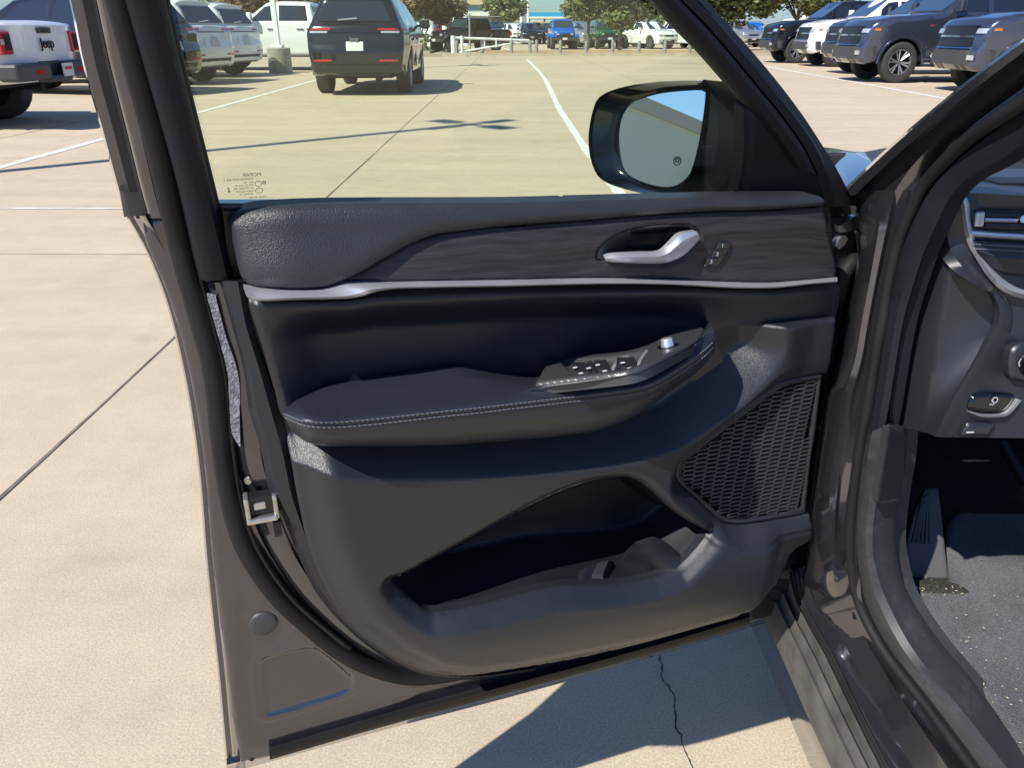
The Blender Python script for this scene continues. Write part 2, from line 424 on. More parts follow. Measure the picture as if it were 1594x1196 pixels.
def line(p, q, n_=40, jit=0, seed=1):
    r = random.Random(seed); p = np.array(p, float); q = np.array(q, float); L = []
    for i in range(n_+1):
        t = i/n_; c = p*(1-t)+q*t; c = c+np.array((r.uniform(-jit, jit), r.uniform(-jit, jit))); L.append(tuple(c))
    return L
strip('painted_line', line((-5.05, 5.0), (-5.35, 27.0), 60, .006, 3), .11, .004, M['stripe'], .15)
cl_ = cr([tuple(gp(x, y)[:2]) for x, y in [(1010, 360), (975, 314), (950, 283), (905, 222), (886, 193), (870, 168), (858, 142), (847, 121), (834, 106), (820, 92)]], 8)
strip('painted_line', [tuple(p) for p in cl_], .105, .004, M['stripe'], .16)
strip('painted_line', line((8.35, 12), (9.6, 34.5), 60, .01, 7), .12, .004, M['stripe'], .1)
strip('painted_line', line((.7, 44.0), (-1.0, 66), 10, .0, 8), .2, .008, M['stripe'], .1)
strip('painted_line', line((8.0, 43), (13, 36), 10, .0, 8), .12, .004, M['stripe'], .1)
strip('painted_line', line((-5.5, 5.93), (-2.2, 5.90), 40, .004, 9), .035, .004, M['stripe'], .5)
strip('slab_joint', line((-1.49, -2), (-1.62, 43), 80, .004, 11), .012, .003, M['joint'], .35)
strip('slab_joint', line((-6.0, 4.63), (-1.5, 4.58), 40, .004, 12), .008, .003, M['seamsoft'], .5)
strip('slab_joint', line((3.4, -2), (3.2, 43), 60, .006, 13), .012, .003, M['joint'], .4)
strip('slab_joint', line((-20, 24.6), (20, 24.4), 60, .01, 14), .03, .003, M['seamsoft'], .6)
strip('slab_joint', line((-20, 33.6), (20, 33.4), 60, .01, 14), .05, .003, M['seamsoft'], .6)
strip('slab_joint', line((-6.4, -2), (-6.5, 43), 60, .006, 13), .012, .003, M['joint'], .4)
# crack in the shaded slab
ck = [(1022, 1012), (1027, 1024), (1031, 1040), (1028, 1052), (1034, 1064), (1041, 1070), (1052, 1090), (1048, 1104), (1052, 1118), (1050, 1130), (1060, 1146), (1062, 1160), (1070, 1180), (1078, 1200), (1084, 1230)]
cp = []
rk = random.Random(3)
for i in range(len(ck)-1):
    for j in range(4):
        t = j/4; x = ck[i][0]*(1-t)+ck[i+1][0]*t+rk.uniform(-1.6, 1.6); y = ck[i][1]*(1-t)+ck[i+1][1]*t; cp.append(tuple(gp(x, y)[:2]))
strip('slab_crack', cp, .0022, .0015, M['black'], .6, seed=5)
# island with bollards, kerb and the road behind
M['soil'] = mat('dry_tan_soil', (.42, .27, .15), .95, var=(1.4, .25), bump=('n', 12, .5, .05))
M['kerb'] = mat('kerb_concrete', (.42, .37, .28), .85, var=(2, .15))
M['drygrass'] = mat('dry_grass', (.16, .16, .06), .95, var=(3, .3))
def box_s(name, x0, x1, y0, y1, z0, z1, m, kind='structure', parent=None):
    b_ = MB(); b_.box(x0, x1, y0, y1, z0, z1); o = b_.obj(name, m, parent)
    if kind: tag(o, kind=kind)
    return o
box_s('planting_island', -1.9, 60, 42.7, 49.0, 0, .13, M['soil'])
box_s('kerb', -1.9, 60, 42.45, 42.68, 0, .15, M['kerb'])
box_s('planting_island', -14, -4.6, 47, 60, 0, .13, M['drygrass'])
box_s('kerb', -14, -4.6, 46.7, 46.98, 0, .15, M['kerb'])

# ------------------------------------------------------------------ vehicles
def arch(cx, r, zb, n_=12):
    a0 = math.asin(min(.99, (zb-.40)/r)) if zb > .40 else -math.asin(min(.99, (.40-zb)/r))
    out = []
    for i in range(n_+1):
        t = a0+(math.pi-2*a0)*i/n_; out.append((cx+r*math.cos(t), .40+r*math.sin(t)))
    return out            # from +x side over the top to -x side
def V_suv():
    rear = [(.16, .36), (.05, .42), (.0, .60), (.0, .80), (.05, .94), (.06, 1.10), (.09, 1.22), (.13, 1.28), (.40, 1.68)]
    top = [(.36, 1.75), (.58, 1.79), (1.3, 1.815), (2.0, 1.80), (2.6, 1.76), (2.95, 1.69), (3.75, 1.22), (4.2, 1.17), (4.62, 1.10), (4.82, 1.0)]
    front = [(4.88, .90), (4.92, .62), (4.88, .42), (4.76, .30)]
    return dict(L=4.92, rear=rear, top=top, front=front, zb=.33, ax=(1.0, 3.96), ar=.455, wr=.385, ww=.27, hw=lambda x, z: .975-.045*sst(z, .9, .45)-.34*np.clip(z-1.12, 0, 1)/.66-.10*sst(x, 4.2, 4.95)-.07*sst(-x, -.7, 0),
        win=[[(.50, 1.27), (.82, 1.26), (.96, 1.68), (.74, 1.68)], [(.90, 1.26), (1.95, 1.25), (1.93, 1.71), (1.04, 1.70)], [(2.03, 1.25), (3.22, 1.23), (2.72, 1.64), (2.02, 1.71)]],
        wsh=((2.98, 1.665), (3.70, 1.25), .58, .74), rgl=((.37, 1.65), (.15, 1.31), .53, .68), mir=(3.02, 1.20), gz=(.62, .80), hood_z=1.0)
def V_pick():
    rear = [(.10, .50), (.0, .60), (.0, .80), (.03, .95), (.04, 1.36)]
    top = [(.10, 1.39), (1.85, 1.39), (1.90, 1.42), (2.02, 1.90), (2.2, 1.955), (2.9, 1.97), (3.35, 1.93), (4.12, 1.40), (4.5, 1.37), (5.2, 1.33), (5.62, 1.25), (5.74, 1.15)]
    front = [(5.80, 1.0), (5.82, .80), (5.88, .74), (5.88, .50), (5.74, .38)]
    return dict(L=5.9, rear=rear, top=top, front=front, zb=.45, ax=(1.28, 4.93), ar=.52, wr=.425, ww=.29, hw=lambda x, z: 1.0-.03*sst(z, 1.0, .5)-.24*np.clip(z-1.36, 0, 1)/.6-.09*sst(x, 5.2, 5.95),
        win=[[(2.10, 1.42), (2.98, 1.42), (2.98, 1.86), (2.16, 1.85)], [(3.08, 1.42), (3.92, 1.42), (3.40, 1.83), (3.08, 1.86)]],
        wsh=((3.38, 1.90), (4.08, 1.44), .68, .80), rgl=None, cab_r=((1.96, 1.46), (2.0, 1.84), .78, .70), mir=(3.82, 1.42), gz=(.72, 1.14), hood_z=1.25)
def V_jeep(truck=False):
    d = .9 if truck else 0
    rear = [(.05, .55), (.0, .62), (.0, 1.2)]
    if truck: top = [(.03, 1.23), (1.5, 1.24), (1.55, 1.27), (1.66, 1.80), (1.75, 1.85), (3.2, 1.86), (3.32, 1.83), (3.66, 1.27), (3.8, 1.25), (4.9, 1.17), (5.02, 1.12)]
    else: top = [(.02, 1.78), (.08, 1.84), (2.3, 1.86), (2.42, 1.83), (2.76, 1.27), (2.9, 1.25), (4.0, 1.17), (4.12, 1.12)]
    front = [(4.18+d, 1.05), (4.20+d, .66), (4.12+d, .55)]
    return dict(L=4.45+d, rear=rear, top=top, front=front, zb=.50, ax=(.85+(.35 if truck else 0), 3.72+d), ar=.50, wr=.42, ww=.29, hw=lambda x, z: .80-.14*np.clip(z-1.25, 0, 1)/.6-.10*sst(x, 2.9+d, 4.3+d),
        win=[[(.15+d*1.95, 1.30), (.95+d*1.1, 1.30), (.95+d*1.1, 1.74), (.22+d*1.85, 1.74)] if not truck else [(1.78, 1.30), (2.50, 1.30), (2.50, 1.74), (1.82, 1.74)], [(1.03+d*1.7, 1.30), (1.75+d, 1.30), (1.75+d, 1.74), (1.03+d*1.7, 1.74)] if not truck else [(2.58, 1.30), (3.40, 1.30), (3.2, 1.74), (2.58, 1.74)]]+([] if truck else [[(1.83, 1.30), (2.55, 1.30), (2.32, 1.74), (1.83, 1.74)]]),
        wsh=((2.44+d, 1.79), (2.73+d, 1.34), .62, .66), rgl=None if truck else ((.0, 1.72), (-.0, 1.30), .55, .6), cab_r=((1.58, 1.32), (1.64, 1.76), .66, .60) if truck else None, mir=(2.62+d, 1.32), gz=(.66, 1.08), hood_z=1.15, jeep=True, truck=truck)
def wheel(parent, x, y, r, w, side, rimmat, spokes=5):
    seg = 28; V = []; f = []
    prof = [(r*.66, w*.48), (r*.80, w*.52), (r*.93, w*.50), (r*.985, w*.42), (r, w*.30), (r, 0), (r, -w*.30), (r*.985, -w*.42), (r*.9, -w*.5), (r*.62, -w*.46), (r*.60, w*.30), (r*.66, w*.42)]
    for rr, yy in prof:
        for k in range(seg):
            t = 2*math.pi*k/seg; V.append((rr*math.cos(t), yy*side, rr*math.sin(t)))
    n_ = len(prof)
    for i in range(n_):
        for k in range(seg): f.append((i*seg+k, i*seg+(k+1) % seg, ((i+1) % n_)*seg+(k+1) % seg, ((i+1) % n_)*seg+k))
    o = mkobj('wheel', V, f, M['tyre'], parent, True); o.location = (x, y, r); autosharp(o, 40)
    b_ = MB(); R = r*.64
    for k in range(seg):
        t0, t1 = 2*math.pi*k/seg, 2*math.pi*(k+1)/seg
        q = lambda rr, t, yy: (rr*math.cos(t), yy*side, rr*math.sin(t))
        b_.add([q(R, t0, w*.46), q(R, t1, w*.46), q(R*.90, t1, w*.44), q(R*.90, t0, w*.44), q(R*.88, t1, w*.30), q(R*.88, t0, w*.30)], [(0, 1, 2, 3), (3, 2, 4, 5)])
    for k in range(spokes):
        t = 2*math.pi*k/spokes+.2
        for ds in (-.17, .17):
            a = np.array((R*.18*math.cos(t), w*.34*side, R*.18*math.sin(t))); e = np.array((R*.93*math.cos(t+ds), w*.42*side, R*.93*math.sin(t+ds)))
            b_.bar(a, e, R*.075, 5)
    b_.bar((0, w*.24*side, 0), (0, w*.40*side, 0), R*.22, 12)
    b_.obj('rim', rimmat, o, smooth=True)
    b_ = MB(); b_.bar((0, w*.05*side, 0), (0, w*.12*side, 0), R*.88, 24); b_.obj('brake_disc', M['under'], o)
    return o
def prof_x(pl, z):
    zs = [p[1] for p in pl]; xs = [p[0] for p in pl]
    if zs[0] > zs[-1]: zs, xs = zs[::-1], xs[::-1]
    return np.interp(z, zs, xs)
def vehicle(kind, pnt, name, cell=.05, rimmat=None, spokes=5, two_tone=None):
    S = {'suv': V_suv, 'pickup': V_pick, 'jeep': V_jeep, 'jeep_truck': lambda: V_jeep(True)}[kind]()
    L = S['L']; zb = S['zb']; e = empty(name, (0, 0, 0)); rimmat = rimmat or M['rim']
    pl = S['rear']+S['top']+S['front']
    a2 = arch(S['ax'][1], S['ar'], zb); a1 = arch(S['ax'][0], S['ar'], zb)
    P = [(p[0], p[1], 's') if q else p for p, q in [(p, False) for p in pl]]
    P = np.array([p for p in pl]+a2+a1, float)[::-1]        # CCW in (x,z) seen from -y
    # orientation check
    A_ = .5*sum(P[i][0]*P[(i+1) % len(P)][1]-P[(i+1) % len(P)][0]*P[i][1] for i in range(len(P)))
    if A_ < 0: P = P[::-1]
    fr = Frame((-L/2, 0, 0), (1, 0, 0), (0, 0, 1))
    hw = S['hw']; R = .10 if kind == 'suv' else .07
    Vr, faces, be, P2, h = patch_data(fr, P, lambda q, d: hw(q[:, 0], q[:, 1])+rnd(d, R), cell)
    n0 = len(Vr); Vl = Vr.copy(); Vl[:, 1] *= -1
    V = list(Vr)+list(Vl); F_ = list(faces)+[tuple(i+n0 for i in f)[::-1] for f in faces]
    nrm = {}
    for a, b_ in be:
        t = P2[b_]-P2[a]; n_ = np.array((t[1], -t[0])); 
        for k in (a, b_): nrm[k] = nrm.get(k, 0)+n_/ (np.linalg.norm(n_)+1e-9)
    K = 8; mid = {}
    def endb(p, n_):
        n_ = n_/(np.linalg.norm(n_)+1e-9)
        if (p[0] < .35 or p[0] > S['front'][0][0]-.35) and p[1] < 1.25 and abs(n_[0]) > .3: return .07*np.sign(n_[0]), 0
        if p[1] > 1.6 or p[1] > S['hood_z']-.12 and n_[1] > .6: return 0, .03
        return 0, 0
    for k in nrm:
        bx, bz_ = endb(P2[k], nrm[k]); L_ = []
        for j in range(1, K):
            t = 1-2*j/K; y = Vr[k][1]*t
            L_.append(len(V)); V.append(np.array((Vr[k][0]+bx*(1-t*t), y, Vr[k][2]+bz_*(1-t*t))))
        mid[k] = [k]+L_+[k+n0]
    for a, b_ in be:
        for j in range(K): F_.append((mid[b_][j], mid[a][j], mid[a][j+1], mid[b_][j+1]))
    body = mkobj('body', V, F_, pnt, e, True); autosharp(body, 42)
    X = lambda x: x-L/2
    jeep = S.get('jeep')
    # side windows
    for w_ in S['win']:
        for sd in (-1, 1):
            q = cr([(p[0], p[1]) for p in w_], 1, True)
            Vw, fw_, bw, P3, h3 = patch_data(fr, q, lambda q_, d: hw(q_[:, 0], q_[:, 1])+.004+rnd(d, .004), .09)
            Vw = Vw.copy(); 
            nn = len(Vw); Vb = Vw.copy(); Vb[:, 1] += .02
            VV = np.concatenate([Vw, Vb]); ff = list(fw_)+[(b_, a, a+nn, b_+nn) for a, b_ in bw]
            if sd == 1: VV[:, 1] *= -1; ff = [t[::-1] for t in ff]
            mkobj('side_window', VV, ff, M['glassdark'], e, False)
    def plate_quad(name, top_, bot_, wt, wb, m, out, th=.012, par=e, y0=0):
        xt, zt = top_; xb, zb_ = bot_; d = np.array((xt-xb, 0, zt-zb_)); d /= np.linalg.norm(d); n_ = np.array((d[2], 0, -d[0]))*out
        b0 = np.array((X(xb), 0, zb_)); t0 = np.array((X(xt), 0, zt)); V = []; N_ = 6
        for off_ in (.012, -.02):
            for c, wd in ((b0, wb), (t0, wt)):
                for j in range(N_+1): s = -1+2*j/N_; V.append(c+np.array((0, s*wd+y0, 0))+n_*(off_+.012 if off_ > 0 else off_))
        f = []
        for j in range(N_): f.append((j, j+1, N_+2+j, N_+1+j))
        k2 = 2*(N_+1)
        for j in range(N_): f.append((k2+j+1, k2+j, k2+N_+1+j, k2+N_+2+j)); f.append((j+1, j, k2+j, k2+j+1)); f.append((N_+1+j, N_+2+j, k2+N_+2+j, k2+N_+1+j))
        f.append((0, N_+1, k2+N_+1, k2)); f.append((N_, k2+N_, k2+2*N_+1, 2*N_+1))
        o = mkobj(name, V, f, m, par, False)
        return o
    (t_, b_, wt, wb) = S['wsh']; plate_quad('windscreen', t_, b_, wt, wb, M['glasslight'], 1)
    if S['rgl']: (t_, b_, wt, wb) = S['rgl']; plate_quad('rear_window', t_, b_, wt, wb, M['glassdark'], -1)
    if S.get('cab_r'): (b_, t_, wb, wt) = S['cab_r']; plate_quad('rear_window', t_, b_, wt, wb, M['glassdark'], -1)
    def decal(name, end, y0, y1, z0, z1, m, th=.012, par=e, n_=6, deep=.05, skew=0):
        pl_ = S['front'] if end > 0 else S['rear']; V = []; f = []
        ext = [S['top'][-1]]+S['front'] if end > 0 else S['rear']
        for off_ in (th, -deep):
            for z in (z0, z1):
                for j in range(n_+1):
                    y = y0+(y1-y0)*j/n_; zz = z; x = prof_x(ext, zz); hwv = float(hw(np.array([x]), np.array([zz]))[0])-R*.5
                    t = min(1, abs(y)/hwv); xx = x+end*(.07*(1-t*t)+off_)-end*(.10*max(0, (abs(y)-hwv+.06)/.10)**2)
                    V.append((X(xx)+0, y, zz))
        k2 = 2*(n_+1)
        for j in range(n_):
            f += [(j, j+1, n_+2+j, n_+1+j), (k2+j+1, k2+j, k2+n_+1+j, k2+n_+2+j), (j+1, j, k2+j, k2+j+1), (n_+1+j, n_+2+j, k2+n_+2+j, k2+n_+1+j)]
        f += [(0, n_+1, k2+n_+1, k2), (n_, k2+n_, k2+2*n_+1, 2*n_+1)]
        o = mkobj(name, V, f, m, par, False)
        import bmesh
        bm = bmesh.new(); bm.from_mesh(o.data); bmesh.ops.recalc_face_normals(bm, faces=bm.faces); bm.to_mesh(o.data); bm.free()
        return o
    # wheels
    for x in S['ax']:
        for sd in (-1, 1): wheel(e, X(x), sd*((.80 if jeep else hw(np.array([x]), np.array([.5]))[0])-S['ww']*(.18 if jeep else .50)-.0), S['wr'], S['ww'], sd, rimmat, spokes)
    ub = MB(); ub.box(X(.35), X(L-.5), -.62, .62, zb-.02, zb+.25); ub.box(X(S['ax'][0])-.6, X(S['ax'][0])+.6, -.55, .55, zb, .95); ub.box(X(S['ax'][1])-.6, X(S['ax'][1])+.6, -.55, .55, zb, .9)
    ub.bar((X(S['ax'][0]), -.7, .36), (X(S['ax'][0]), .7, .36), .05, 8); ub.bar((X(.3), -.35, zb-.04), (X(1.6), -.3, zb-.02), .05, 8); ub.obj('underbody', M['under'], e)
    mx_, mz = S['mir']
    for sd in (-1, 1):
        yy = float(hw(np.array([mx_]), np.array([mz]))[0])
        m_ = MB(); m_.box(X(mx_)-.06, X(mx_)+.07, sd*(yy+.06), sd*(yy+.27), mz+.0, mz+(.24 if kind == 'pickup' else .16)); m_.box(X(mx_)-.03, X(mx_)+.03, sd*(yy-.03), sd*(yy+.08), mz+.02, mz+.07)
        m_.obj('mirror', pnt if kind != 'jeep_truck' and kind != 'jeep' else M['trimdark'], e, bevel=.03)
    # door seams and handles
    ht = 1.0 if kind == 'suv' else (1.20 if kind == 'pickup' else 1.08)
    hx = {'suv': (1.35, 2.35), 'pickup': (2.35, 3.25), 'jeep': (1.25, 2.05), 'jeep_truck': (1.95, 2.75)}[kind]
    sx_ = {'suv': (1.98, 3.30), 'pickup': (2.02, 3.02, 4.05), 'jeep': (.98, 1.79, 2.62), 'jeep_truck': (1.72, 2.54, 3.45)}[kind]
    for sd in (-1, 1):
        yv = lambda x, z: float(hw(np.array([x]), np.array([z]))[0])
        for x in hx:
            m_ = MB(); m_.box(X(x)-.11, X(x)+.11, sd*(yv(x, ht)-.005), sd*(yv(x, ht)+.035), ht-.02, ht+.02); m_.obj('door_handle', M['chrome'] if kind == 'pickup' else pnt, e, bevel=.01)
        for x in sx_:
            sm = MB()
            zt = 1.12 if kind == 'suv' else (1.36 if kind == 'pickup' else 1.24)
            sm.box(X(x)-.005, X(x)+.005, sd*(yv(x, .8)-.03), sd*(yv(x, .8)+.0025), zb+.14, zt)
            sm.obj('door_seam', M['black'], e)
    if kind == 'suv':
        for sd in (-1, 1):
            t_ = decal('tail_light', -1, sd*.44, sd*.90, 1.165, 1.198, M['red'], .014); decal('lamp_lens', -1, sd*.50, sd*.90, 1.115, 1.15, M['lens'], .012, par=t_)
            bx_ = MB(); yq = float(hw(np.array([.3]), np.array([1.03]))[0]); bx_.box(X(.26), X(.50), sd*(yq-.06), sd*(yq-.004), 1.16, 1.195); bx_.obj('lamp_side', M['red'], t_)
            decal('reflector', -1, sd*.45, sd*.80, .625, .658, M['red'], .014)
            decal('headlight', 1, sd*.50, sd*.84, .84, .92, M['lens'], .014); decal('fog_light', 1, sd*.60, sd*.80, .50, .56, M['lens'], .014)
        decal('rear_bumper', -1, -.90, .90, .37, .56, M['trimdark'], .025); decal('garnish', -1, -.90, .90, 1.115, 1.135, M['gloss'], .010)
        decal('plate_recess', -1, -.36, .36, .77, 1.0, pnt, .006)
        pp = decal('number_plate', -1, -.16, .16, .81, .97, M['plate'], .020); decal('plate_print', -1, -.13, .13, .92, .95, M['platered'], .022, par=pp)
        decal('grille', 1, -.42, .42, .80, .90, M['black'], .012); decal('lower_grille', 1, -.50, .50, .42, .60, M['black'], .014); decal('front_bumper', 1, -.85, .85, .32, .42, M['trimdark'], .02)
        pf = decal('number_plate', 1, -.16, .16, .52, .64, M['plate'], .03)
        wp = MB(); wp.bar((X(.13)-.035, .30, 1.34), (X(.13)-.035, -.06, 1.37), .014, 6); wp.obj('rear_wiper', M['chrome'], e)
        sp = MB(); sp.box(X(.36), X(.66), -.62, .62, 1.70, 1.735); sp.obj('spoiler', pnt, e, bevel=.012)
        rr = MB()
        for sd in (-1, 1): rr.tube([(X(.8), sd*.56, 1.80), (X(.95), sd*.60, 1.85), (X(2.6), sd*.60, 1.82), (X(2.75), sd*.60, 1.76)], .016)
        rr.obj('roof_rail', M['rimdark'], e)
    if kind == 'pickup':
        for sd in (-1, 1):
            hl_ = decal('headlight', 1, sd*.66, sd*.92, 1.02, 1.10, M['lens'], .03)
            m_ = MB(); yq = float(hw(np.array([5.55]), np.array([1.05]))[0])
            m_.box(X(5.50), X(5.66), sd*(yq-.05), sd*(yq+.005), 1.06, 1.10); m_.obj('turn_signal', M['orange'], hl_)
            decal('fog_light', 1, sd*.62, sd*.82, .58, .66, M['lens'], .03)
            t_ = decal('tail_light', -1, sd*.82, sd*.95, .95, 1.30, M['red'], .012)
            fl_ = MB(); cx = S['ax'][1]; rr_2 = S['ar']
            for ax_ in S['ax']:
                pts_ = [(X(ax_)+(rr_2+.02)*math.cos(t), sd*(float(hw(np.array([ax_]), np.array([.6]))[0])+.0), .40+(rr_2+.02)*math.sin(t)) for t in [math.pi*k/14 for k in range(15)]]
                fl_.tube(pts_, .038, 6)
            fl_.obj('wheel_arch_flare', pnt if two_tone is None else M['trimdark'], e, smooth=True)
        gr_2 = decal('grille', 1, -.60, .60, .80, 1.14, M['rimdark'], .030)
        decal('grille_bar', 1, -.60, .60, .955, .985, M['chrome'], .040, par=gr_2); decal('grille_surround', 1, -.64, .64, .770, .790, M['chrome'], .04, par=gr_2); decal('grille_surround', 1, -.64, .64, 1.14, 1.15, M['rimdark'], .04, par=gr_2)
        decal('front_bumper', 1, -.97, .97, .50, .74, M['trimdark'] if two_tone is None else two_tone, .05); decal('lower_lip', 1, -.85, .85, .40, .50, M['trimdark'], .0)
        sb_ = MB(); sb_.box(X(2.1), X(4.2), -1.02, -.90, .40, .46); sb_.box(X(2.1), X(4.2), .90, 1.02, .40, .46); sb_.obj('side_step', M['trimdark'], e, bevel=.02)
    if jeep:
        dx = .9 if S['truck'] else 0
        gq = decal('grille', 1, -.42, .42, .70, 1.06, pnt, .03)
        for j in range(7): decal('grille_slot', 1, -.30+j*.10-.03, -.30+j*.10+.03, .76, 1.02, M['black'], .036, par=gq, n_=1)
        for sd in (-1, 1):
            x_f = prof_x(S['front'], .9)+.07; m_ = MB(); m_.bar((X(x_f)-.02, sd*.47, .92), (X(x_f)+.06, sd*.47, .92), .095, 20); m_.obj('headlight', M['lens'], e, smooth=True)
            for ax_ in S['ax']:
                m_ = MB(); m_.add(*[[(X(ax_)+a*.62, sd*y_, z_) for a, z_ in ((-1, .80), (-.7, .96), (.7, .96), (1, .80)) for y_ in (.70, .99)]+[(X(ax_)+a*.62, sd*y_, z_-.05) for a, z_ in ((-1, .80), (-.7, .96), (.7, .96), (1, .80)) for y_ in (.70, .99)],
                    [(0, 1, 3, 2), (2, 3, 5, 4), (4, 5, 7, 6), (8, 10, 11, 9), (10, 12, 13, 11), (12, 14, 15, 13), (1, 9, 11, 3), (3, 11, 13, 5), (5, 13, 15, 7), (0, 2, 10, 8), (2, 4, 12, 10), (4, 6, 14, 12), (0, 8, 9, 1), (6, 7, 15, 14)]])
                m_.obj('mudguard', pnt if not S['truck'] else M['trimdark'], e, bevel=.02)
        fb = MB(); fb.box(X(4.28+dx), X(4.48+dx), -.82, .82, .55, .72); fb.obj('front_bumper', M['trimdark'], e, bevel=.03)
        pf = MB(); pf.box(X(4.48+dx), X(4.50+dx), -.16, .16, .60, .74); pf.obj('number_plate', M['plate'], e)
        rb = MB()
        rb.box(X(-.20), X(.06), -.86, -.20, .58, .78); rb.box(X(-.20), X(.06), .20, .86, .58, .78); rb.box(X(-.20), X(.06), -.24, .24, .54, .62); rb.box(X(-.08), X(.0), -.24, .24, .54, .80); rb.obj('rear_bumper', M['trimdark'], e, bevel=.035)
        for sd in (-1, 1):
            tl_ = MB(); tl_.box(X(-.06), X(.05), sd*.62, sd*.84, .88, 1.14); tq = tl_.obj('tail_light', M['red'], e, bevel=.02)
            tl_ = MB(); tl_.box(X(-.066), X(-.02), sd*.65, sd*.76, .93, 1.10); tl_.obj('lamp_lens', M['under'], tq)
            tl_ = MB(); tl_.box(X(-.068), X(-.02), sd*.775, sd*.82, .99, 1.05); tl_.obj('lamp_lens', M['lens'], tq)
            tl_ = MB(); tl_.box(X(-.206), X(-.18), sd*.36, sd*.52, .65, .70); tl_.obj('bumper_lamp', M['red'], e)
        if S['truck']:
            fq = Frame((X(-.088), 0, 0), (0, -1, 0), (0, 0, 1))
            text_mesh('tailgate_lettering', 'Jeep', .165, fq, 0, .945, .006, M['under'], e, extrude=.004, bold=.003)
            th_ = MB(); th_.box(X(-.10), X(.02), -.13, .13, 1.11, 1.18); tq = th_.obj('tailgate_handle', M['trimdark'], e, bevel=.01); th_ = MB(); th_.box(X(-.106), X(.0), -.07, .07, 1.12, 1.15); th_.obj('handle_recess', M['black'], tq)
            pr_ = MB(); pr_.box(X(-.215), X(-.20), -.24, -.02, .60, .76); pq = pr_.obj('number_plate', M['plate'], e); pr_ = MB(); pr_.box(X(-.218), X(-.21), -.21, -.05, .68, .72); pr_.obj('plate_print', M['platered'], pq)
    return e
def put(e, X_, Y_, rz, s=1.0, label=None, cat='car', group=None):
    e.location = (X_, Y_, 0); e.rotation_euler = (0, 0, math.radians(rz)); e.scale = (s, s, s)
    tag(e, label, cat, group); return e
def put_rear(e, X_, Y_, rz, L, s=1.0, **k):      # place by the centre of the rear bumper
    a = math.radians(rz); return put(e, X_+math.cos(a)*L/2*s, Y_+math.sin(a)*L/2*s, rz, s, **k)
def put_front(e, X_, Y_, rz, L, s=1.0, **k):
    a = math.radians(rz); return put(e, X_-math.cos(a)*L/2*s, Y_-math.sin(a)*L/2*s, rz, s, **k)
gl_ = 'suvs and trucks parked in the left row'; gr2 = 'pickup trucks parked in the right row'; gf = 'cars on the lot beyond the kerb'
jt = vehicle('jeep_truck', P_white, 'pickup_truck', .05)
put_rear(jt, -6.78, 11.6, 180, 5.35, 1.0, label='white off-road pickup with red tail lights, parked at the left edge', cat='pickup', group=gl_)
s0 = vehicle('suv', P_black, 'parked_suv', .035, spokes=5)
put_rear(s0, -3.13, 16.75, 91.5, 4.92, 1.06, label='black suv standing alone on the open lot, seen from behind', cat='car')
txt = text_mesh('rear_lettering', 'Jeep', .10, Frame((-2.46+.02-.0, 0, 0), (0, -1, 0), (0, 0, 1)), 0, .985, .075, M['steel'], s0, extrude=.004)
hd = MB(); hd.box(1.60, 1.61, -.28, -.20, 1.25, 1.42)
s1_ = dup(s0); put_rear(s1_, -7.35, 20.7, 165, 4.92, 1.06, label='white suv parked next to the dark suv in the left row', group=gl_); recolor(s1_, P_black, P_white)
s2_ = dup(s0); put_rear(s2_, -7.6, 24.0, 165, 4.92, 1.06, label='white suv parked farthest back in the left row', group=gl_); recolor(s2_, P_black, P_white)
s3_ = dup(s0); put_rear(s3_, -6.95, 17.3, 165, 4.92, 1.06, label='black suv half hidden behind the rear edge of the door', group=gl_)
p0 = vehicle('pickup', P_white, 'pickup_truck', .045, spokes=6)
put_rear(p0, -4.4, 28.5, 180, 5.9, 1.05, label='white crew cab pickup standing crosswise behind the light pole', cat='pickup')
pg = dup(p0); recolor(pg, P_white, P_gray); put_front(pg, 8.75, 22.0, 180, 5.9, 1.05, label='slate grey pickup with six spoke wheels, second from the right', cat='pickup', group=gr2)
pn_ = dup(p0); recolor(pn_, P_white, P_navy); put_front(pn_, 9.9, 26.0, 180, 5.9, 1.05, label='navy pickup between the white and the slate grey pickup', cat='pickup', group=gr2)
pw = dup(p0); put_front(pw, 10.7, 31.2, 180, 5.9, 1.05, label='white pickup between two dark pickups in the right row', cat='pickup', group=gr2)
pd_ = dup(p0); recolor(pd_, P_white, P_black); put_front(pd_, 10.4, 34.6, 180, 5.9, 1.05, label='dark pickup at the far end of the right row', cat='pickup', group=gr2)
pr2 = dup(p0); recolor(pr2, P_white, P_gray); put_front(pr2, 9.5, 18.1, 180, 5.9, 1.05, label='slate grey pickup nearest the windscreen pillar', cat='pickup', group=gr2)
# lettering on the near door of the grey pickup
fq = Frame((0, 1.0, 0), (-1, 0, 0), (0, 0, 1))
text_mesh('door_lettering', 'HEAVY DUTY', .085, fq, -.70, .93, .002, M['steel'], pg, extrude=.002)
text_mesh('wing_badge', 'RAM', .05, fq, -1.40, 1.14, .012, M['platered'], pg, extrude=.003)
jw = vehicle('jeep', P_blue, 'parked_jeep', .07)
put_front(jw, 3.55, 56.5, -88, 4.45, 1.0, label='bright blue off-roader facing the camera beyond the bollards', cat='car', group=gf)
jg = dup(jw); recolor(jg, P_blue, P_green); put_front(jg, 6.75, 58, -86, 4.45, 1.0, label='green off-roader in the shade of the oak', group=gf)
jb = dup(jt); recolor(jb, P_white, P_black); put(jb, -2.6, 51.5, 222, 1.0, label='black off-road pickup behind the white swing gate', cat='pickup', group=gf)
jb.name = 'pickup_truck'
def far(src, old, new, X_, Y_, rz, label, s=1.0, cat='car'):
    c = dup(src); recolor(c, old, new); put(c, X_, Y_, rz, s, label, cat, gf); return c
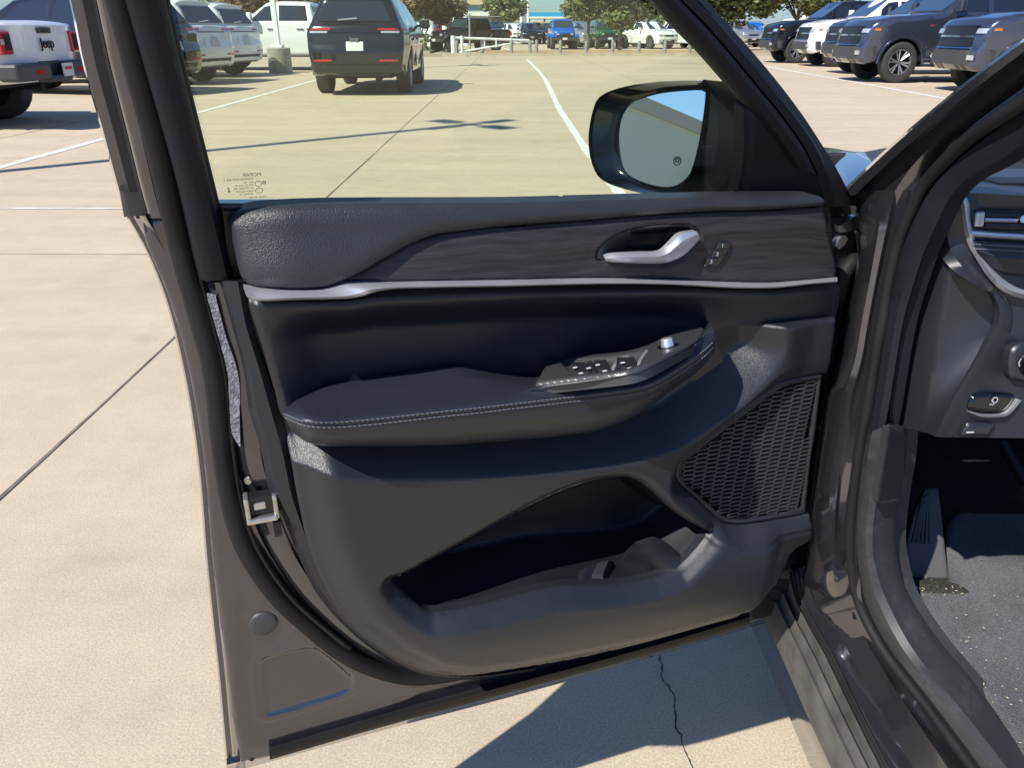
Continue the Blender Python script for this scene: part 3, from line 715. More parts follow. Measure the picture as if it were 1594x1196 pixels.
far(s0, P_black, P_white, 9.6, 60, -62, 'white suv with black grille right of the oak trunk')
far(s0, P_black, P_white, 12.6, 60, -62, 'white suv partly cut off by the front window upright')
far(s0, P_black, P_blue, 8.0, 66, 200, 'blue car seen between the oak trunk and the white suvs')
far(s0, P_black, P_silver, 5.3, 66, -70, 'silver car between the blue and the green off-roader')
far(s0, P_black, P_purple, 4.9, 74, -70, 'plum coloured car just above the silver car')
far(s0, P_black, P_white, .1, 84, -80, 'white suv in the far row left of the fuel station')
far(s0, P_black, P_black, 1.6, 80, -84, 'black suv in the far row under the tall sign pole')
far(s0, P_black, P_navy, 3.7, 82, -84, 'navy suv in the far row left of the blue off-roader')
far(p0, P_white, P_navy, -1.8, 86, -80, 'navy pickup in the far row behind the gate', cat='pickup')
far(s0, P_black, P_white, -8.4, 74, -60, 'white car behind the stems of the crape myrtle')
far(s0, P_black, P_redp, -6.3, 78, -70, 'red car behind the crape myrtle')
far(s0, P_black, P_silver, 17.6, 66, -75, 'silver suv right of the front window upright')
far(s0, P_black, P_blue, 20.5, 72, -75, 'blue suv on the far lot behind the right hand trees')
far(p0, P_white, P_white, 21.6, 64, -75, 'white pickup on the far lot left of the dark pickup', cat='pickup')
far(s0, P_black, P_white, 24.6, 66, -75, 'white suv on the far lot just left of the dark pickup')

# ------------------------------------------------------------------ street furniture
M['polew'] = mat('white_pole_paint', (.80, .82, .82), .45, var=(2, .08)); M['baseconc'] = mat('pole_base_concrete', (.34, .33, .26), .9, var=(5, .2), bump=('n', 40, .4, .01))
M['galv'] = mat('galvanised_pipe', (.36, .38, .38), .5, metal=.5, var=(4, .1)); M['wpipe'] = mat('white_pipe_paint', (.72, .74, .72), .45, var=(3, .1))
def lightpole(X_, Y_, hgt, label, rot=0, base=.36):
    e = empty('light_pole', (X_, Y_, 0), rot); tag(e, label, 'light pole')
    b_ = MB(); b_.bar((0, 0, 0), (0, 0, .72), base, 24); b_.obj('concrete_base', M['baseconc'], e, smooth=True, bevel=.02)
    b_ = MB(); b_.box(-.16, .16, -.16, .16, .72, .80); b_.obj('base_cover', M['polew'], e, bevel=.01)
    b_ = MB(); b_.box(-.075, .075, -.075, .075, .80, hgt); b_.obj('pole', M['polew'], e, bevel=.01)
    for a in range(4):
        t = a*math.pi/2+.3; c, s = math.cos(t), math.sin(t)
        b_ = MB(); b_.bar((0, 0, hgt-.15), (c*.45, s*.45, hgt-.1), .04, 6); fh = Frame((c*.55, s*.55, hgt-.1), (c, s, 0), (-s, c, 0)); b_.fbox(fh, -.26, .26, -.13, .13, -.06, .06); b_.obj('lamp_head', M['galv'], e)
    return e
lightpole(-7.3, 26.2, 9.0, 'white square light pole on a round concrete base by the white pickup')
lightpole(-7.75, 5.0, 10.6, 'light pole beyond the left edge whose shadow crosses the lot', .5)
def pole(X_, Y_, hgt, r, m, label, cat='flagpole', group=None, name='flagpole'):
    b_ = MB(); b_.bar((0, 0, 0), (0, 0, hgt), r, 10, r*.6); b_.bar((0, 0, 0), (0, 0, .15), r*2.2, 10); b_.bar((0, 0, hgt), (0, 0, hgt+r*2), r*1.2, 8)
    o = b_.obj(name, m, None, smooth=True); o.location = (X_, Y_, 0); tag(o, label, cat, group); return o
gfp = 'white flagpoles behind the crape myrtle'
for px_, lb_ in ((672, 'leftmost white flagpole, nearly hidden by the crape myrtle'), (693, 'second white flagpole from the left'), (709, 'third white flagpole from the left'), (725, 'rightmost white flagpole beside the tan banded building')):
    pole((px_-797)/1197*(70*.908+.52), 70, 12, .22, M['polew'], lb_, group=gfp)
pole((1246-797)/1197*(80*.908+.52), 80, 14, .2, M['polew'], 'white light mast behind the dark pickup at the right', 'mast', name='mast')
b_ = MB(); 
sg = empty('pylon_sign', (1.75, 118, 0)); tag(sg, 'tall white twin post pylon sign by the fuel station', 'sign')
b_.bar((-.45, 0, 0), (-.45, 0, 14), .18, 8); b_.bar((.45, 0, 0), (.45, 0, 14), .18, 8); b_.obj('post', M['polew'], sg)
b_ = MB(); b_.box(-.3, .3, -.08, .08, 2, 14); b_.obj('sign_panel', mat('sign_panel_grey', (.25, .27, .32), .5), sg)
st2 = empty('gate_sign_post', ((732-797)/1197*41.5, 45, 0)); tag(st2, 'thin grey post standing behind the swing gate', 'post')
b_ = MB(); b_.bar((0, 0, 0), (0, 0, 2.0), .05, 8); b_.obj('post', M['galv'], st2); b_ = MB(); b_.bar((-.1, 0, 1.9), (1.6, 0, 1.85), .02, 6); b_.obj('arm', M['galv'], st2)
ORD = 'first second third fourth fifth sixth seventh eighth ninth tenth eleventh twelfth thirteenth fourteenth fifteenth'.split()
bols = None; gb = 'grey bollards along the planting island'
bxs = [711.5, 751, 796, 825, 835, 872, 912, 953, 994, 1034, 1073, 1112, 1152, 1196, 1236]
for i, bx in enumerate(bxs):
    X_ = (bx-797)/1197*(43.4*.908+.52)
    if bols is None:
        b_ = MB(); b_.bar((0, 0, 0), (0, 0, .62), .085, 12); b_.bar((0, 0, .62), (0, 0, .66), .085, 12, .03); bols = b_.obj('bollard', M['galv'], None, smooth=True); o = bols
    else: o = bols.copy(); COL.objects.link(o)
    o.location = (X_, 43.4, .10); o.scale = (1, 1, random.uniform(.92, 1.08)); tag(o, 'short grey pipe bollard, %s counting from the white swing gate' % ORD[i], 'bollard', gb)
gt = empty('swing_gate', ((707-797)/1197*40, 43.0, 0)); tag(gt, 'white pipe swing gate lying open beside the island', 'gate')
b_ = MB(); b_.bar((0, 0, 0), (0, 0, .95), .12, 10); b_.obj('post', M['wpipe'], gt, smooth=True)
b_ = MB(); b_.bar((.45, 0, 0), (.45, 0, .95), .08, 10); b_.obj('post', M['wpipe'], gt, smooth=True)
b_ = MB(); b_.bar((0, 0, .86), (3.9, .6, .72), .06, 8); b_.bar((.3, 0, .18), (3.7, .6, .68), .05, 8); b_.bar((1.6, .3, .4), (1.6, .3, .8), .04, 8); b_.bar((2.2, .3, .4), (2.2, .3, .8), .04, 8); b_.obj('gate_arm', M['wpipe'], gt, smooth=True)
o = box_s('footing', 0, 1.1, 0, .5, 0, .16, M['kerb'], None); o.location = (-3.35, 42.0, 0); tag(o, 'low concrete block under the swing gate posts', 'concrete block')
o = box_s('wheel_stop', -.9, .9, 0, .2, 0, .16, M['kerb'], None); o.location = (-4.3, 41.5, 0); o.rotation_euler = (0, 0, .25); tag(o, 'broken concrete wheel stop right of the black suv', 'wheel stop')

# ------------------------------------------------------------------ trees
def leafmat(name, c, v=.35):
    m = mat(name, c, .7, spec=.3); n, l, b = nodes_of(m); oi = n.new('ShaderNodeObjectInfo'); g = n.new('ShaderNodeNewGeometry')
    mx_ = n.new('ShaderNodeVectorMath'); mx_.operation = 'SCALE'; mx_.inputs[0].default_value = c; r = n.new('ShaderNodeMapRange'); r.inputs[3].default_value = 1-v; r.inputs[4].default_value = 1+v
    l.new(g.outputs['Random Per Island'], r.inputs[0]); l.new(r.outputs[0], mx_.inputs['Scale']); l.new(mx_.outputs[0], b.inputs['Base Color']); return m
M['bark'] = mat('bark', (.16, .13, .10), .9, var=(6, .3)); M['oakleaf'] = leafmat('oak_leaves', (.15, .18, .07)); M['myrtle'] = leafmat('autumn_myrtle_leaves', (.22, .165, .10)); M['pale'] = leafmat('pale_olive_leaves', (.16, .18, .08)); M['hedge'] = leafmat('hedge_leaves', (.12, .16, .045))
def tree(name, X_, Y_, trunk_h, cz, rx, rz_, n_, leaf, m, label, group, stems=1, seed=0, clumps=26, tr=.13):
    r = random.Random(seed); e = empty(name, (X_, Y_, 0)); tag(e, label, 'tree', group)
    tb = MB(); centers = []
    for k in range(clumps):
        while True:
            a = np.array([r.uniform(-1, 1) for _ in range(3)])
            if .35 < np.linalg.norm(a) < 1: break
        centers.append((np.array((a[0]*rx*.85, a[1]*rx*.85, cz+a[2]*rz_*.85)), r.uniform(.24, .42)*rx))
    for s in range(stems):
        bx, by = (0, 0) if stems == 1 else (r.uniform(-.35, .35), r.uniform(-.3, .3)); tx, ty = (r.uniform(-.15, .15), 0) if stems == 1 else (bx*3+r.uniform(-.3, .3), by*3)
        tb.tube([(bx, by, 0), (bx*1.2+tx*.3, by+ty*.3, trunk_h*.5), (bx+tx, by+ty, trunk_h)], [tr, tr*.8, tr*.65], 8)
        for c, _ in r.sample(centers, min(len(centers), 9 if stems == 1 else 3)):
            p0_ = np.array((bx+tx, by+ty, trunk_h-.1)); tb.tube([p0_, p0_*.5+c*.5+np.array((0, 0, .1)), c], [tr*.45, tr*.28, tr*.1], 5)
    tb.obj('trunk', M['bark'], e, smooth=True)
    V = []; f = []; per = n_//clumps
    for c, cr__ in centers:
        for _ in range(per):
            d = np.array([r.gauss(0, 1) for _ in range(3)]); d /= np.linalg.norm(d); p = c+d*cr__*(r.random()**.45)*np.array((1.15, 1.15, .8))
            nn = d+np.array([r.gauss(0, .6) for _ in range(3)]); nn /= np.linalg.norm(nn); a = np.cross(nn, (0, 0, 1)); a /= np.linalg.norm(a)+1e-6; b2 = np.cross(nn, a)
            s = leaf*r.uniform(.6, 1.3); k = len(V); V += [p-a*s, p+b2*s*.6, p+a*s, p-b2*s*.6]; f.append((k, k+1, k+2, k+3))
    mkobj('crown', V, f, m, e, False); return e
gt_ = 'trees beyond the lot'
jt.scale = (1.1, 1.2, 1.08)
for t_ in (pg, pn_, pw, pd_, pr2): t_.scale = (1.05, 1.05, 1.15)
tree('oak_tree', 6.35, 49.5, 1.5, 3.55, 2.5, 2.3, 15000, .15, M['oakleaf'], 'broad green oak above the green off-roader', gt_, seed=1, clumps=44)
tree('oak_tree', 4.6, 51.0, 1.6, 3.5, 1.7, 1.8, 7000, .15, M['oakleaf'], 'smaller oak with pale trunk left of the broad oak', gt_, seed=9, clumps=26, tr=.11)
tree('oak_tree', 13.4, 52, 1.8, 3.9, 3.2, 2.3, 14000, .16, M['oakleaf'], 'oak right of the front window upright', gt_, seed=3, clumps=44)
tree('oak_tree', 16.6, 50, 1.8, 3.9, 2.4, 2.1, 10000, .16, M['oakleaf'], 'oak over the dark pickup bonnet', gt_, seed=4, clumps=30)
tree('oak_tree', 21.5, 56, 2.4, 4.3, 3.2, 2.4, 10000, .16, M['oakleaf'], 'oak rising behind the roofs of the right hand pickups', gt_, seed=5, clumps=30)
tree('crape_myrtle', -5.9, 52, 1.5, 2.9, 1.7, 1.5, 8000, .11, M['myrtle'], 'brown autumn crape myrtle right of the black suv', gt_, stems=5, seed=6, clumps=24, tr=.05)
tree('crape_myrtle', -4.35, 54, 1.4, 2.6, 1.4, 1.1, 5000, .11, M['myrtle'], 'lower crape myrtle in front of the flagpoles', gt_, stems=5, seed=7, clumps=20, tr=.05)
tree('bare_tree', -14.5, 52, 2.0, 4.2, 4.6, 3.0, 14000, .15, M['myrtle'], 'brown tree above the white suvs at the left', gt_, stems=2, seed=8, clumps=44)
tree('elm_tree', -.3, 105, 1.8, 3.7, 2.1, 2.2, 3500, .2, M['pale'], 'pale tree beside the pylon sign', gt_, seed=11, clumps=26)
tree('elm_tree', -2.0, 125, 1.8, 5.0, 2.6, 3.0, 3000, .24, M['pale'], 'taller pale tree before the tan banded building', gt_, seed=12, clumps=26)
tree('elm_tree', 8.4, 95, 1.8, 4.2, 3.0, 3.2, 3500, .2, M['pale'], 'pale tree left of the broad oak beside the canopy', gt_, seed=13, clumps=26)
tree('elm_tree', 19.0, 100, 2, 3.5, 4.0, 3.0, 3000, .22, M['pale'], 'pale tree far behind the white suvs', gt_, seed=14, clumps=26)
hg = MB(); rh = random.Random(2)
for i in range(5200):
    t = rh.random(); x = -9.6+t*4.6; c = .5+.18*math.sin(x*2.3); p = np.array((x, 49.4+rh.gauss(0, .32), .1+abs(rh.gauss(0, .3))*1.1)); p[2] = min(p[2], .1+c+rh.random()*.2)
    nn = np.array([rh.gauss(0, 1) for _ in range(3)]); nn /= np.linalg.norm(nn); a = np.cross(nn, (0, 0, 1)); a /= np.linalg.norm(a)+1e-6; b2 = np.cross(nn, a); s = .07
    hg.add([p-a*s, p+b2*s*.6, p+a*s, p-b2*s*.6], [(0, 1, 2, 3)])
o = hg.obj('hedge', M['hedge'], None); tag(o, 'low green hedge at the foot of the crape myrtle', 'hedge', kind='stuff')

# ------------------------------------------------------------------ buildings
M['bgrey'] = mat('pale_grey_cladding', (.36, .37, .36), .7, var=(.2, .06)); M['btan'] = mat('tan_fascia', (.48, .38, .22), .7); M['bblue'] = mat('blue_grey_cladding', (.18, .22, .28), .7); M['bwhite'] = mat('white_cladding', (.62, .62, .58), .7, var=(.3, .05))
M['canopyb'] = mat('bright_blue_fascia', (.01, .30, .62), .5); M['wallgrey'] = mat('grey_wall_panels', (.50, .54, .55), .8, var=(.4, .06))
bb = empty('warehouse', (-2.5, 190, 0)); tag(bb, 'grey commercial building with a tan band behind the flagpoles', 'building')
for n_, z0, z1, m_, d_ in (('wall', 0, 4.6, M['bgrey'], 0), ('upper_wall', 4.6, 6.2, M['bblue'], .3), ('tan_band', 6.2, 8.2, M['btan'], -.4), ('parapet', 8.2, 11.5, M['bblue'], .3)):
    b_ = MB(); b_.box(-17.5, 5.1, d_, 18, z0, z1); b_.obj(n_, m_, bb)
b_ = MB(); b_.box(-7.5, 1.5, -6, 0, 3.9, 4.7); b_.obj('entrance_canopy', M['bwhite'], bb)
for i in range(7):
    b_ = MB(); b_.box(-9.5+i*2.8, -7.9+i*2.8, -.06, .02, .4, 2.6); b_.obj('window', M['glassdark'], bb)
b3 = empty('distant_store', (26, 260, 0)); tag(b3, 'long low pale store building on the skyline', 'building')
b_ = MB(); b_.box(-40, 40, 0, 20, 0, 2.8); b_.obj('wall', M['bwhite'], b3); b_ = MB(); b_.box(-40.4, 40.4, -.4, 20.4, 2.8, 3.3); b_.obj('roof', M['btan'], b3)
b4 = empty('distant_store', (-60, 210, 0)); tag(b4, 'pale building far away at the left of the lot', 'building')
b_ = MB(); b_.box(-30, 30, 0, 20, 0, 6); b_.obj('wall', M['bgrey'], b4); b_ = MB(); b_.box(-30.4, 30.4, -.4, 20.4, 6, 6.8); b_.obj('roof', M['bblue'], b4)
gs = empty('fuel_station', (13.0, 270, 0)); tag(gs, 'fuel station with bright blue and white canopy fascia', 'fuel station')
b_ = MB(); b_.box(-9.3, 9.3, 0, 9, 4.9, 6.1); b_.obj('blue_fascia', M['canopyb'], gs); b_ = MB(); b_.box(-9.4, 9.4, -.1, 9.1, 4.3, 4.9); b_.obj('white_fascia', M['bwhite'], gs)
for x in (-7.5, -2.5, 2.5, 7.5):
    b_ = MB(); b_.box(x-.3, x+.3, 4, 4.6, 0, 4.3); b_.obj('column', M['canopyb'] if x < -3 else M['bgrey'], gs)
b_ = MB(); b_.box(-10, 12, 14, 24, 0, 4); b_.obj('shop', M['bwhite'], gs)
wb = empty('showroom_building', (-21, -6, 0), math.radians(-38)); tag(wb, 'long grey building behind the camera, seen in the door mirror', 'building')
b_ = MB(); b_.box(-14, 0, -40, 7, 0, 4.2); b_.obj('wall', M['wallgrey'], wb); b_ = MB(); b_.box(-14.1, .12, -40.1, 7.1, 4.2, 4.55); b_.obj('parapet', M['bgrey'], wb)

# ------------------------------------------------------------------ our car: frames
DA = np.array((.942, .335, 0)); 
DF = Frame((.41, .949, 0), DA, (0, 0, 1))            # door plane, N points to the camera (inner side)
ZB = 1.07; LE = math.radians(17)                      # above the belt the door frame leans inboard
FL = Frame(DF.w(0, ZB, 0), DA, np.array((0, 0, 1))*math.cos(LE)+DF.N*math.sin(LE))
def D(x, y, h=0.0):
    p = DF.px(x, y, h)
    if p[2] > ZB:
        q = FL.px(x, y, h)
        if q[2] > ZB-.02: return q
    return p
FD = np.array((-.09, .996, 0))
BF = Frame((.411, .935, 0), -FD, (0, 0, 1))            # body side plane, N points outboard
def B(x, y, w=0.0): return BF.px(x, y, -w)
def poly(fr, pts, h=0.0, n=5, closed=True):
    P = []
    for p in pts:
        u, v = fr.uv(p[0], p[1], h); P.append((u, v, 's') if len(p) > 2 else (u, v))
    return cr(P, n, closed)
def DR(pts, n=1): return [D(p[0], p[1], p[2]) for p in pts]
def BR(pts): return [B(p[0], p[1], p[2]) for p in pts]

suv = empty('suv', (.9, 1.0, 0)); suv['worldbuilt'] = 1
tag(suv, 'dark grey suv seen from the driver side with its front door swung wide open', 'car')

# ---- painted inner shell of the door (the part everything else on the door hangs from)
shell_px = [(222, 345), (262, 464), (283, 534), (303, 628), (320, 745), (329, 860), (342, 970), (352, 1040), (362, 1128), (372, 1192, 's'),
            (420, 1182), (580, 1136), (760, 1090), (932, 1043), (1167, 973), (1203, 962, 's'), (1262, 900), (1284, 800), (1300, 600), (1322, 440), (1318, 335, 's'), (760, 322), (345, 322), (290, 330)]
SP_ = poly(DF, shell_px, 0, 4)
stamp = poly(DF, [(402, 1034), (412, 1024), (432, 1018), (484, 1008), (500, 1012), (545, 1052), (551, 1066), (543, 1078), (419, 1116), (408, 1112)], 0, 3)
low = poly(DF, [(366, 640), (375, 800), (388, 900), (440, 955), (520, 1020), (620, 1062), (640, 1085), (420, 1160), (380, 1150), (362, 1000)], 0, 4)
d1c = np.array(DF.uv(429, 998)); d2c = np.array(DF.uv(458, 985)); d3c = np.array(DF.uv(408, 930)); d4c = np.array(DF.uv(378, 952))
def shell_h(P, d):
    h = rnd(d, .006)
    s = sdist(P, stamp)
    h = h-.0038*sst(s, -.002, .006)+.0018*np.exp(-((s+.004)/.003)**2)
    h = h+.003*np.exp(-((sdist(P, low))/.012)**2)*.6
    for c, rr, a in ((d1c, .006, -.0015), (d2c, .008, .0018), (d3c, .009, .0016), (d4c, .006, -.0012)):
        q = np.sqrt(((P-c)**2).sum(1)); h = h+a*np.exp(-(q/rr)**2)
    return h
hole_p = poly(DF, [(614, 916), (650, 890), (728, 848), (850, 782), (914, 757), (962, 749), (990, 750), (1016, 766), (1055, 801), (1100, 830), (1116, 838), (1088, 868), (1059, 892), (1022, 907), (973, 917), (896, 922), (851, 930), (760, 952), (677, 968), (654, 960), (622, 932)], 0, 3)
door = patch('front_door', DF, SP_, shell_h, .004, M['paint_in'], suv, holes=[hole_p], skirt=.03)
door['label'] = 'open front door with black inner trim and a satin silver strip'

# outer hem of the door, from the belt down to the corner
E0 = [(196, 336), (228, 394), (256, 464), (275, 534), (294, 628), (310, 745), (319, 860), (330, 970), (338, 1040), (346, 1128), (353, 1202)]
off = lambda L, dx, h, dy=0: [(x+dx, y+dy, h) for x, y in L]
flange = [DR(off(E0, 0, -.058)), DR(off(E0, 3, -.050)), DR(off(E0, 8, -.049)), DR(off(E0, 11, -.040)), DR(off(E0, 14, -.028)), DR(off(E0, 19, -.024)), DR(off(E0, 24, -.006)), DR(off(E0, 30, .0))]
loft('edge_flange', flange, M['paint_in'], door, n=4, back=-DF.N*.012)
loft('edge_rubber', [DR(off(E0, 9, -.046)), DR(off(E0, 11.5, -.041)), DR(off(E0, 15, -.030))], M['rubber'], door, n=4, back=-DF.N*.004-DF.A*.0005)
# outer skin, bulging away from the camera
sk = []
for v, hh in ((.375, -.058), (.42, -.085), (.55, -.12), (.75, -.145), (.95, -.125), (1.04, -.075), (1.06, -.05)):
    sk.append([DF.w(u, v-(max(0, v-.9)/.16*.055*(u+.8)/.86), hh*(1 if 1 < i < 5 else (.55 if i == 0 else .8))-.002) for i, u in enumerate((-.800 if v < .6 else -.782, -.74, -.66, -.4, -.05, .06))])
loft('outer_skin', sk, M['paint'], door, n=6, back=None)
# bottom edge: hem, black weatherstrip
bot = [(353, 1204), (420, 1186), (580, 1141), (760, 1094), (932, 1047), (1060, 1010), (1167, 977), (1204, 966)]
loft('bottom_hem', [DR([(x, y-1, -.058) for x, y in bot]), DR([(x, y+1, -.03) for x, y in bot]), DR([(x, y-8, -.02) for x, y in bot]), DR([(x, y-12, 0) for x, y in bot])], M['paint_in'], door, n=4, back=-DF.N*.01)
bs = [(420, 1182), (580, 1135), (760, 1086), (932, 1040), (1060, 1004), (1167, 971)]
loft('bottom_weatherstrip', [DR([(x, y+2, .002) for x, y in bs]), DR([(x, y-3, .012) for x, y in bs]), DR([(x, y-10, .013) for x, y in bs]), DR([(x, y-16, .003) for x, y in bs])], M['rubber'], door, n=4, back=-DF.N*.004)

# rubber door seal
seal = [(178, -30), (187, 0), (213, 100), (239, 200), (262, 300), (284, 394), (309, 487), (333, 581), (343, 675), (356, 768), (376, 840), (405, 893), (440, 938), (479, 974), (529, 1015), (579, 1041), (639, 1055), (700, 1050), (780, 1030)]
tube('door_seal', [D(x, y, .008 if x < 600 else .001) for x, y in seal], .0105, M['rubber'], door, n=5, sides=10)
sl2 = [(x+15, y-4) for x, y in seal[2:15]]
tube('seal_lip', [D(x, y, .010) for x, y in sl2], .0035, M['black'], door, n=5, sides=6)

# felt strip between the seal and the trim
loft('felt_strip', [DR([(322, 462, .024), (340, 525, .024), (354, 581, .024), (357, 628, .024), (361, 675, .024), (373, 696, .024)]),
                    DR([(336, 464, .025), (352, 525, .025), (368, 572, .025), (373, 604, .025), (373, 651, .025), (374, 695, .025)])], M['felt'], door, n=5, back=-DF.N*.016)
# painted return beside the latch face
loft('latch_face', [DR([(312, 440, .004), (336, 525, .004), (350, 581, .004), (356, 640, .004), (366, 720, .004), (384, 775, .004), (402, 830, .004), (430, 880, .004), (480, 945, .004), (560, 1012, .004), (640, 1052, .002)]),
                    DR([(334, 440, .017), (352, 525, .017), (368, 581, .017), (376, 640, .017), (384, 720, .017), (402, 775, .017), (420, 830, .015), (444, 876, .013), (490, 938, .011), (566, 1004, .008), (646, 1048, .004)]),
                    DR([(345, 440, .018), (366, 525, .018), (386, 581, .018), (396, 640, .018), (408, 720, .018), (424, 775, .018), (440, 825, .016), (462, 872, .014), (504, 932, .012), (576, 998, .008), (650, 1046, .004)])],
     M['paint_in'], door, n=5, back=-DF.N*.01)

# outer strip of the door lining, from the belt down round the lower corner
tl = [(342, 438), (361, 506), (380, 581), (388, 640), (406, 698), (420, 768), (440, 806), (466, 869), (496, 929), (551, 989), (606, 1029), (662, 1054), (730, 1059), (830, 1046)]
tr = [(382, 438), (392, 506), (416, 581), (436, 640), (452, 698), (467, 768), (476, 806), (500, 869), (535, 925), (585, 980), (636, 1020), (690, 1046), (745, 1052), (835, 1040)]
mid = [((a[0]*.75+b[0]*.25), (a[1]*.75+b[1]*.25)) for a, b in zip(tl, tr)]
mid2 = [((a[0]*.3+b[0]*.7), (a[1]*.3+b[1]*.7)) for a, b in zip(tl, tr)]
hh = [.040]*6+[.036, .032, .028, .022, .018, .014, .012, .010]
loft('side_trim', [DR([(x, y, h-.012) for (x, y), h in zip(tl, hh)]), DR([(x, y, h-.002) for (x, y), h in zip(mid, hh)]), DR([(x, y, h) for (x, y), h in zip(mid2, hh)]), DR([(x, y, h-.006) for (x, y), h in zip(tr, hh)])],
     M['plastic'], door, n=5, back=-DF.N*.01)
# latch
lt = MB()
c0 = np.array(DF.uv(407, 783, .03))
LF = Frame(DF.w(c0[0], c0[1], .034), DF.A, (0, 0, 1))
lt.fbox(LF, -.017, -.012, -.014, .012, -.012, .006); lt.fbox(LF, -.017, .014, -.018, -.012, -.012, .008); lt.fbox(LF, .011, .016, -.018, .010, -.012, .005)
lt.obj('latch_bracket', M['steel'], door, bevel=.0015)
lt = MB(); lt.fbox(LF, -.012, .011, -.011, .010, -.012, .001); lt.obj('latch_mouth', M['black'], door)
lt = MB(); lt.fbox(LF, -.008, .004, -.004, .004, -.004, .003); lt.obj('latch_claw', M['steel'], door, bevel=.001)
for x, y in ((386, 748), (390, 791), (399, 809)):
    s = MB(); p = D(x, y, .018); s.bar(p, p+DF.N*.004, .0042, 10, .003); s.obj('latch_bolt', M['steel'], door, smooth=True)
s = MB(); c1 = np.array(DF.uv(432, 822, .03)); s.fbox(DF, c1[0]-.004, c1[0]+.004, c1[1]-.009, c1[1]+.009, .024, .0335); s.obj('latch_slot', M['black'], door)
# round grommet and skin bolt
def button(name, p, N, r, hgt, m, parent, seg=28, rings=5):
    a = np.cross(N, (0, 0, 1.0)); a /= np.linalg.norm(a); b = np.cross(N, a); V = []; f = []
    prof = [(r*1.06, -.001), (r, hgt*.45)]+[(r*math.cos(t), hgt*(.45+.55*math.sin(t))) for t in [math.pi/2*k/rings for k in range(1, rings)]]
    for rr, z in prof:
        for k in range(seg):
            th = 2*math.pi*k/seg; V.append(p+rr*(math.cos(th)*a+math.sin(th)*b)+z*N)
    for i in range(len(prof)-1):
        for k in range(seg): f.append((i*seg+k, i*seg+(k+1) % seg, (i+1)*seg+(k+1) % seg, (i+1)*seg+k))
    V.append(p+N*hgt); c = len(V)-1; i = len(prof)-1
    for k in range(seg): f.append((i*seg+k, i*seg+(k+1) % seg, c))
    o = mkobj(name, V, f, m, parent, True); autosharp(o, 60); return o
button('grommet', D(410, 970, -.001), DF.N, .0165, .006, M['trimdark'], door)
button('hem_bolt', D(274, 450, -.012), DF.N, .007, .004, M['trimdark'], door)
button('hem_bolt', D(392, 1182, -.001), DF.N, .0032, .002, M['rubber'], door)

# ---- window frame, rear upright
Fk = [(-40), (0), (100), (200), (300), (338)]
def fr_rail(xs, h, ys=(-60, 0, 100, 200, 300, 340)): return [D(x, y, h) for x, y in zip(xs, ys)]
fx = lambda dx: [92+dx, 108+dx, 129+dx*1.0, 157+dx*.94, 184+dx*.88, 196+dx*.86]
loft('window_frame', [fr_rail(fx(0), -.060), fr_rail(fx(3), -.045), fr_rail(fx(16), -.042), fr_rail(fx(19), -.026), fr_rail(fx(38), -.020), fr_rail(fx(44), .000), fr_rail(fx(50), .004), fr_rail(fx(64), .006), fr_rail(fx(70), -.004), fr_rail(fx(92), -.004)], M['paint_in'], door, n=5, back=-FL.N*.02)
loft('frame_rubber', [fr_rail(fx(17), -.043), fr_rail(fx(20), -.022), fr_rail(fx(36), -.018), fr_rail(fx(41), -.006)], M['rubber'], door, n=5, back=-FL.N*.004)
loft('belt_end_cap', [[D(186, 296, -.035), D(193, 338, -.035)], [D(196, 300, -.022), D(203, 337, -.022)], [D(224, 300, -.012), D(231, 334, -.012)]], M['black'], door, n=2, back=-FL.N*.02)
cvl = [(176, -60), (193, 0), (222, 100), (251, 200), (278, 300), (310, 436)]
cvr = [(243, -60), (259, 0), (283, 100), (308, 200), (333, 300), (366, 438)]
def lerp_r(t, h): return [D(a[0]*(1-t)+b[0]*t, a[1]*(1-t)+b[1]*t, h) for a, b in zip(cvl, cvr)]
loft('frame_cover', [lerp_r(0, .012), lerp_r(.06, .026), lerp_r(.22, .031), lerp_r(.5, .033), lerp_r(.80, .031), lerp_r(.92, .024), lerp_r(1, .008)], M['covertrim'], door, n=5, back=-FL.N*.01)
loft('glass_run', [lerp_r(1.0, .010), lerp_r(1.07, .006), lerp_r(1.09, -.014)], M['rubber'], door, n=5, back=-FL.N*.01-FL.A*.001)
# ---- window pane (two faces) with the maker's print
gl = [(238, -40, 's'), (330, 330, 's'), (1240, 325, 's'), (1130, 135, 's'), (1000, -40, 's')]
GP = poly(FL, gl, -.018)
patch('window_glass', FL, GP, lambda P, d: np.full(len(P), -.018), .05, M['pane'], door, skirt=.0, smooth=False)
patch('window_glass', FL, GP, lambda P, d: np.full(len(P), -.022), .05, M['pane'], door, skirt=.0, smooth=False)
g0 = bpy.data.objects['window_glass']; g1 = bpy.data.objects['window_glass.001']
me = g0.data; n0 = len(me.vertices); V = [tuple(v.co) for v in me.vertices]+[tuple(v.co) for v in g1.data.vertices]
fs = [tuple(p.vertices) for p in me.polygons]+[tuple(i+n0 for i in p.vertices)[::-1] for p in g1.data.polygons]
bpy.data.objects.remove(g1); bpy.data.objects.remove(g0); mkobj('window_glass', V, fs, M['pane'], door, False)
def pxs(fr, x, y, h): 
    a = fr.px(x, y, h); b_ = fr.px(x+1, y, h); return np.linalg.norm(a-b_)
k = pxs(FL, 390, 280, -.0165)
def glass_text(s, x, y, size, al='LEFT', sc=1):
    u, v = FL.uv(x, y, -.0165); text_mesh('glass_print', s, size*k, FL, u, v, -.0165, M['print'], door, extrude=.00005, mirror=True, align=al)
glass_text('MOPAR', 407, 273.5, 8.6)
